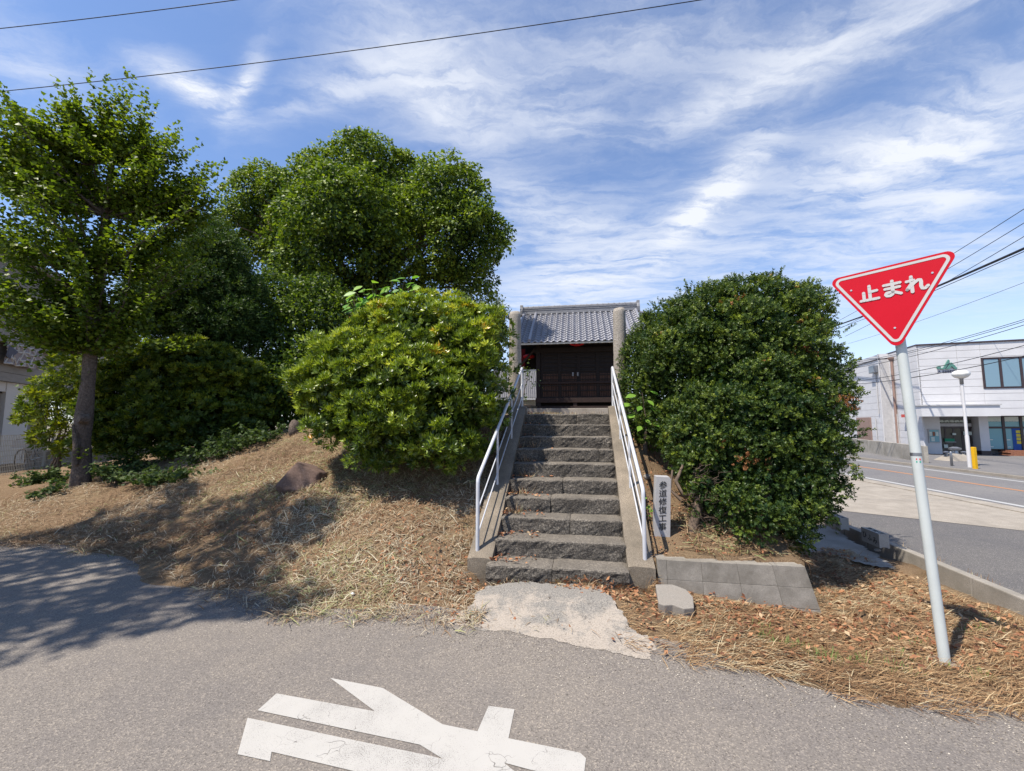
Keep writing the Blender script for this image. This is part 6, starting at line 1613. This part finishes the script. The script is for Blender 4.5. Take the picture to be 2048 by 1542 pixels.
# roadside tree standing left of the view; it throws the leafy shade on lane and bank
rt = plant('roadside_tree', (-9.4, .7, 0), 'roadside tree outside the view whose leafy shadow lies on the lane', 'tree')
_off = _sh / math.tan(SUN_E)
lo = []
for sx_, sy_, z_, r_ in ((-4.9, 4.25, 8.4, 1.15), (-3.9, 3.75, 9.0, .7), (-5.6, 3.5, 8.0, 1.0), (-3.0, 4.0, 9.4, .5), (-2.9, 5.1, 9.0, .6), (-4.2, 5.8, 9.2, .75), (-6.2, 5.2, 8.8, 1.2), (-3.3, 6.2, 9.6, .45), (-2.2, 4.15, 9.2, .32), (-6.6, 3.4, 8.6, 1.1), (-4.6, 3.3, 8.2, .55), (-5.6, 6.6, 9.4, .7), (-2.4, 5.6, 9.8, .3)):
    lo.append((np.array([sx_ - _off[0] * z_, sy_ - _off[1] * z_, z_]), r_))
pos, d2, nn, k, Sx = crown_points(lo, 600, .24, 20, bias=.4, inner=.25)
leaf_cloud('crown', 'lf_ginkgo', rt, pos, d2, FAN, .11, up=.8, jitter=.4)
mb = MB(); mb.tube([(-9.4, .7, -.1), (-9.4, .8, 3), (-9.3, 1.2, 6.5), (-9.0, 1.7, 8.6)], [.22, .19, .14, .06], 10)
for c_, r_ in lo: branch(mb, (-9.3, 1.2, 6.5), c_, .06, .015, .06, 5, 6)
mb.build('trunk', 'bark', rt, True)

# ------------------------------------------------------------------ cut branches lying on the bank
CUT = [(400, 930, 8.2, .3, 'longest cut branch with bare stick lying across the bank'), (470, 915, 8.8, .2, 'leafy cut branch heaped below the olive bush'), (330, 960, 7.6, .15, 'dark leafy cut branch close to the dry grass edge'),
       (255, 900, 9.2, .5, 'upright pale cut branch heap just right of the ginkgo trunk'), (110, 935, 9.3, -.2, 'cut leafy branch lying left of the ginkgo trunk'), (520, 905, 8.8, .2, 'cut branch tip pointing up towards the azalea bush'),
       (98, 1000, 7.6, .9, 'small detached leafy twig on the straw below the ginkgo'), (230, 945, 8.2, .1, 'leafy cut branch at the foot of the ginkgo trunk'), (430, 890, 9.6, .3, 'leafy heap in deep shade under the olive bush')]
for ci, (px, py, d_, an, lab) in enumerate(CUT):
    c_ = gy(px, py, d_); z0 = tz(c_[0], c_[1])
    cb = plant('cut_branch', (c_[0], c_[1], z0), lab, 'cut branch', 'cut branches on the bank')
    an = an + (0, .9, -.5, 1.2, .4, -.7, .2, -.9, .6)[ci]; small = ci == 6; ln = .35 if small else (2.0, 1.1, 1.2, 1.0, 1.3, 1.4, 1, 1.0, 1.2)[ci]; dirv = np.array([math.cos(an), math.sin(an)])
    mb = MB(); a_, b_ = c_[:2] - dirv * ln * .6, c_[:2] + dirv * ln * .5
    pts_ = [np.array([*(a_ + (b_ - a_) * t), 0]) for t in np.linspace(0, 1, 7)]
    for p in pts_: p[2] = tz(p[0], p[1]) + .07 + rng.random() * .04
    mb.tube(pts_, [.022, .02, .018, .016, .014, .01, .006] if not small else .006, 6); P_ = []
    nb_ = 4 if small else 17
    for i in range(nb_):
        s0 = pts_[rng.integers(1, 6)]; e_ = s0 + np.array([rng.normal() * .3, rng.normal() * .3, rng.uniform(.0, .3)]) * (.4 if small else 1)
        gz_ = tz(e_[0], e_[1]); e_[2] = max(e_[2], gz_ + .05)
        branch(mb, s0, e_, .006, .002, .08, 4, 4)
        for t in np.linspace(.15, 1.1, 9): P_.append(s0 + (e_ - s0) * t + rng.normal(size=(6, 3)) * np.array([.05, .05, .03]))
    mb.build('stick', 'twig', cb); P_ = np.concatenate(P_)
    leaf_cloud('leaves', 'lf_cut', cb, P_, rdir(len(P_)), FAN, .07, up=.9, jitter=.6, rbias=.0)

# ------------------------------------------------------------------ litter: straw on the bank, rusty needles right, fallen leaves, tufts
STRAW = ([(-.5, 0, 0), (.5, 0, 0), (-.45, .5, 1.0), (.45, .5, 1.0), (-.15, 1, .4), (.15, 1, .4)], [(0, 1, 3, 2), (2, 3, 5, 4)])
def ground_normals(x, y):
    e = .08; zx = (terrain(x + e, y) - terrain(x - e, y)) / (2 * e); zy = (terrain(x, y + e) - terrain(x, y - e)) / (2 * e)
    return unit(np.stack([-np.clip(zx, -1.2, 1.2), -np.clip(zy, -1.2, 1.2), np.ones_like(zx)], 1))
def scatter(n, xr, yr, keep):
    x = rng.uniform(*xr, n); y = rng.uniform(*yr, n); m = keep(x, y) > rng.random(n); return x[m], y[m]
def blades(name, label, cat, mat, x, y, ln, wd, rbias=0.0, lift=.012, rs=.9, yawbias=None):
    n = len(x); z = np.maximum(terrain(x, y), np.where(y < edge_y(x) + .3, road_z(x), -9)); nr = ground_normals(x, y)
    yaw = rng.uniform(0, 2 * math.pi, n) if yawbias is None else yawbias + rng.normal(size=n) * .6
    d = np.stack([np.cos(yaw), np.sin(yaw), rng.normal(size=n) * .16], 1)
    zax = unit(nr + rng.normal(size=(n, 3)) * .22); fr = frames(zax, d)
    L = rng.uniform(*ln, n); W = rng.uniform(*wd, n)
    tv = np.array(STRAW[0]); Vv = tv[None] * np.stack([W, L, np.full(n, .012)], 1)[:, None, :]
    Vv = np.einsum('mnk,mkj->mnj', Vv, fr) + np.stack([x, y, z + rng.uniform(.002, lift, n)], 1)[:, None, :]
    Fv = np.array(STRAW[1])[None] + (np.arange(n) * 6)[:, None, None]
    r0 = np.clip(rng.random(n) * rs + rbias + (_lat(x, y, .9, 31) - .5) * .6, 0, .9); r0 = np.where(rng.random(n) < .03 + .28 * (_lat(x, y, 1.3, 33) > .58), rng.uniform(.92, 1, n), r0)
    r = np.repeat(r0, 6)
    o_ = soup(name, Vv.reshape(-1, 3), Fv.reshape(-1, 4), mat, None, r, False, 'stuff'); tag(o_, label, cat); return o_
def not_stairs(x, y):
    u, v = uv(x, y); return ~((np.abs(u) < .99) & (v > .0) & (v < 3.1))
def k_bank(x, y):
    s_ = y - edge_y(x) + (_lat(x, y, 1.5, 41) - .5) * .5 + (_lat(x, y, 5, 42) - .5) * .25
    dens = np.clip((s_ + .24) / .2, 0, 1) * np.clip(1.25 - (y - 3.5) / 9, .25, 1)
    u, v = uv(x, y); apron = (np.abs(u - .05) < .62) & (v < -.15)
    return dens * (.32 + .68 * np.clip((_lat(x, y, 1.1, 43) * .5 + _lat(x, y, 3.6, 44) * .5 - .33) / .2, 0, 1)) * not_stairs(x, y) * np.where(apron, .03, 1) * (u < .75)
x, y = scatter(190000, (-9.5, .9), (3.2, 9.5), k_bank)
xl, yl = scatter(7000, (-7.5, .6), (3.3, 7.5), k_bank)
blades('straw_litter', 'long pale stalks lying on the bank left of the stairs', 'straw', 'straw', xl, yl, (.08, .2), (.006, .011), .22, .045, .75)
blades('straw_litter', 'pale dry cut grass strewn over the bank left of the stairs', 'straw', 'straw', x, y, (.035, .12), (.0025, .006), .0, .045)
def k_right(x, y):
    u, v = uv(x, y); s_ = y - edge_y(x) + (_lat(x, y, 1.7, 51) - .5) * .35 + (_lat(x, y, 6, 52) - .5) * .2
    inwall = (u > .95) & (u < 2.38) & (v > .05)
    return np.clip((s_ + .2) / .14, 0, 1) * (x < 4.75) * ~inwall * (u > .55) * np.where((v < -.2) & (u < .95) & (y < 4.1), .35, 1)
x, y = scatter(54000, (.8, 4.8), (2.3, 6.2), k_right)
blades('needle_litter', 'rusty brown dry litter on the verge around the stop sign pole', 'litter', 'needle', x, y, (.04, .16), (.002, .0055), .0, .022, .95, R(-20))
LF6 = LEAF
def leaves_on_ground(name, label, x, y, size, rb=0.0, mat='dryleaf'):
    n = len(x); z = np.maximum(terrain(x, y), np.where(y < edge_y(x) + .3, road_z(x), -9)) + rng.uniform(.008, .04, n)
    fr = frames(unit(ground_normals(x, y) + rng.normal(size=(n, 3)) * .45), rdir(n)); V, F = inst(LF6[0], LF6[1], np.stack([x, y, z], 1), fr, rng.uniform(*size, n))
    o_ = soup(name, V, F, mat, None, np.repeat(np.clip(rng.random(n) + rb, 0, 1), len(LF6[0])), False, 'stuff'); tag(o_, label, 'fallen leaves'); return o_
def k_leaf(x, y):
    u, v = uv(x, y); return np.exp(-((u - .1) / 1.1) ** 2 - ((v + .12) / .16) ** 2) + .5 * np.exp(-((u - 1.7) / .9) ** 2 - ((v + .25) / .25) ** 2) + .10
xa, ya = scatter(26000, (-1.4, 3.9), (3.0, 4.95), lambda x, y: k_leaf(x, y) * not_stairs(x, y) * ((uv(x, y)[1] < .14) | (uv(x, y)[0] > 2.7) | (uv(x, y)[0] < .9)) * (y > edge_y(x) + .02) * np.where((np.abs(uv(x, y)[0] - .05) < .6) & (uv(x, y)[1] < -.3), .05, 1) * .55)
leaves_on_ground('leaf_litter', 'reddish fallen leaves gathered at the foot of the stairs', xa, ya, (.025, .06))
xa, ya = scatter(7000, (-4.5, -.5), (4.2, 7), lambda x, y: .35 * not_stairs(x, y) * (y > edge_y(x) + .4))
leaves_on_ground('leaf_litter', 'brown fallen leaves mixed in the straw of the bank', xa, ya, (.02, .045))
xa, ya = scatter(4200, (2.6, 4.7), (3.2, 6.3), lambda x, y: .5 * ((uv(x, y)[1] < .1) | (uv(x, y)[0] > 2.65)))
leaves_on_ground('leaf_litter', 'pale dry leaves scattered beside the block wall corner', xa, ya, (.03, .07), .15)
def k_soil(x, y):
    u, v = uv(x, y); return ((u > 1.0) & (u < 2.2) & (v > .3) & (v < 2.6)) * .8
xa, ya = scatter(2500, (1.2, 3.1), (4.2, 7), k_soil); leaves_on_ground('leaf_litter', 'dry leaves under the tall holly shrub on bare soil', xa, ya, (.02, .045), 0)
xa, ya = scatter(1500, (1.9, 3.1), (4.2, 5.4), k_soil); blades('bamboo_litter', 'long tan stalks lying under the tall holly shrub', 'litter', 'straw', xa, ya, (.08, .22), (.004, .010), .1, .06, .7)
# leaves and straw caught on the lower steps
xs_, ys_, zs_ = [], [], []
for i in range(10):
    n_ = 46 if i < 4 else 16
    u_ = -SW + rng.random(n_) ** 2.2 * (.5 if i < 7 else .35); v_ = i * TREAD + rng.uniform(.06, .29, n_)
    p_ = O[None] + u_[:, None] * U + v_[:, None] * VV; xs_.append(p_[:, 0]); ys_.append(p_[:, 1]); zs_.append(np.full(n_, (i + 1) * RISE + .012) + rng.random(n_) * .02)
x = np.concatenate(xs_); y = np.concatenate(ys_); z = np.concatenate(zs_); n = len(x)
fr = frames(unit(np.array([0, 0, 1.0]) + rng.normal(size=(n, 3)) * .4), rdir(n)); V, F = inst(LF6[0], LF6[1], np.stack([x, y, z], 1), fr, rng.uniform(.03, .06, n))
o = soup('step_leaves', V, F, 'dryleaf', None, np.repeat(rng.random(n), 5), False, 'stuff'); tag(o, 'dry leaves caught in the shaded corners of the steps', 'fallen leaves')
# grass: tufts of green blades
def tufts(name, label, pts_, n_bl, ln, mat='grass', spread=.05):
    P_ = []; D_ = []
    for (x, y) in pts_:
        z = max(tz(x, y), -9); a = rng.uniform(0, 2 * math.pi, n_bl); r_ = rng.random(n_bl) * spread
        P_.append(np.stack([x + r_ * np.cos(a), y + r_ * np.sin(a), np.full(n_bl, z - .005)], 1)); D_.append(np.stack([np.cos(a) * .7, np.sin(a) * .7, rng.uniform(.4, 1.1, n_bl)], 1))
    P_ = np.concatenate(P_); D_ = unit(np.concatenate(D_)); n = len(P_); fr = frames(unit(np.cross(np.cross(D_, [0, 0, 1.0]), D_) + 1e-4), D_)
    L = rng.uniform(*ln, n); Vv = np.array(STRAW[0])[None] * np.stack([np.full(n, .006), L, -.12 * L], 1)[:, None, :]
    Vv = np.einsum('mnk,mkj->mnj', Vv, fr) + P_[:, None, :]
    o_ = soup(name, Vv.reshape(-1, 3), (np.array(STRAW[1])[None] + (np.arange(n) * 6)[:, None, None]).reshape(-1, 4), mat, None, np.repeat(rng.random(n), 6), False, 'stuff'); tag(o_, label, 'grass')
tp = [gz(x, y, -.08)[:2] for x, y in ((1575, 1305), (1700, 1330), (1780, 1345), (1860, 1330), (1650, 1320), (1960, 1250), (1925, 1255), (1985, 1225), (1830, 1280), (1540, 1295), (1960, 1350), (1510, 1260), (1800, 1310), (1640, 1330), (1560, 1310))]
tp = [(p[0] + rng.normal() * .05, p[1] + rng.normal() * .04) for p in tp for _ in range(5)]
tufts('grass_tufts', 'small green grass tufts in the rusty verge by the sign pole', tp, 9, (.03, .08))
tp = [gz(x, y, .1)[:2] for x, y in ((948, 1095), (940, 1115), (930, 1100), (955, 1080), (900, 1150), (850, 1215), (1000, 1165))]
tufts('grass_tufts', 'grey-green grass clump at the foot of the shaded stair curb', [(p[0] + rng.normal() * .04, p[1] + rng.normal() * .04) for p in tp for _ in range(5)], 10, (.06, .17), 'straw')
tp = [(rng.uniform(-6, -2.2), rng.uniform(5.3, 8)) for _ in range(130)]
tufts('grass_tufts', 'sparse green grass regrowing on the cut bank', tp, 8, (.03, .07), 'grass', .08)
tp = [KP(rng.uniform(0, 8), rng.uniform(.14, .4), 0)[:2] for _ in range(120)]
def tz_save(x, y): return ZR - .01
_t = tz; tz = tz_save
tufts('grass_tufts', 'dry yellow grass growing along the kerb of the parking area', tp, 8, (.05, .13), 'straw', .06)
tz = _t
tp = [S(u_, 3.05 + rng.random() * .5, 0)[:2] for u_ in rng.uniform(-.7, .7, 40)]
tz = lambda x, y: 1.78
tufts('grass_tufts', 'thin dry grass on the landing above the last step', tp, 6, (.04, .12), 'straw', .05)
tz = _t

# grit washed along the lane's edge
n = 16000; x = rng.uniform(-7, 4.6, n); y = edge_y(x) - np.abs(rng.normal(size=n)) * .28 + .05; z = road_z(x) + .002
fr = frames(unit(np.array([0, 0, 1.0]) + rng.normal(size=(n, 3)) * .5), rdir(n)); V, F = inst(LEAF2[0], LEAF2[1], np.stack([x, y, z], 1), fr, rng.uniform(.005, .014, n))
o = soup('edge_grit', V, F, 'grit', None, np.repeat(rng.random(n), 4), False, 'stuff'); tag(o, 'pale grit washed along the edge of the lane', 'grit')

# grass hanging over the shaded ends of the middle steps
for i_ in (2, 3, 4, 5, 6):
    zst = (i_ + 1) * RISE + .004
    tz = lambda x, y, z_=zst: z_
    tufts('step_weeds', 'dry grass wisps on the shaded end of a middle step', [S(-SW + .02 + rng.random() * .22, i_ * TREAD + rng.uniform(.16, .28), 0)[:2] for _ in range(5)], 7, (.08, .2), 'straw', .05)
tz = _t
for o_ in list(bpy.data.objects):
    if o_.name.startswith('step_weeds'): o_['group'] = 'dry grass wisps on the steps'

# far trees closing the end of the main road
lo = [(np.array([x_, 78 + rng.normal() * 3, 1.5 + rng.random() * 2]), rng.uniform(2.5, 4.5)) for x_ in np.arange(6, 62, 4.2)]
pos, d2, nn, k, Sx = crown_points(lo, 420, 1.0, 14, bias=.6)
o = leaf_cloud('distant_treeline', 'lf_camphor', None, pos, d2, LEAF2, .7, up=.5, jitter=.7, rbias=-.1); tag(o, 'far-off belt of trees closing the end of the main road', 'trees')
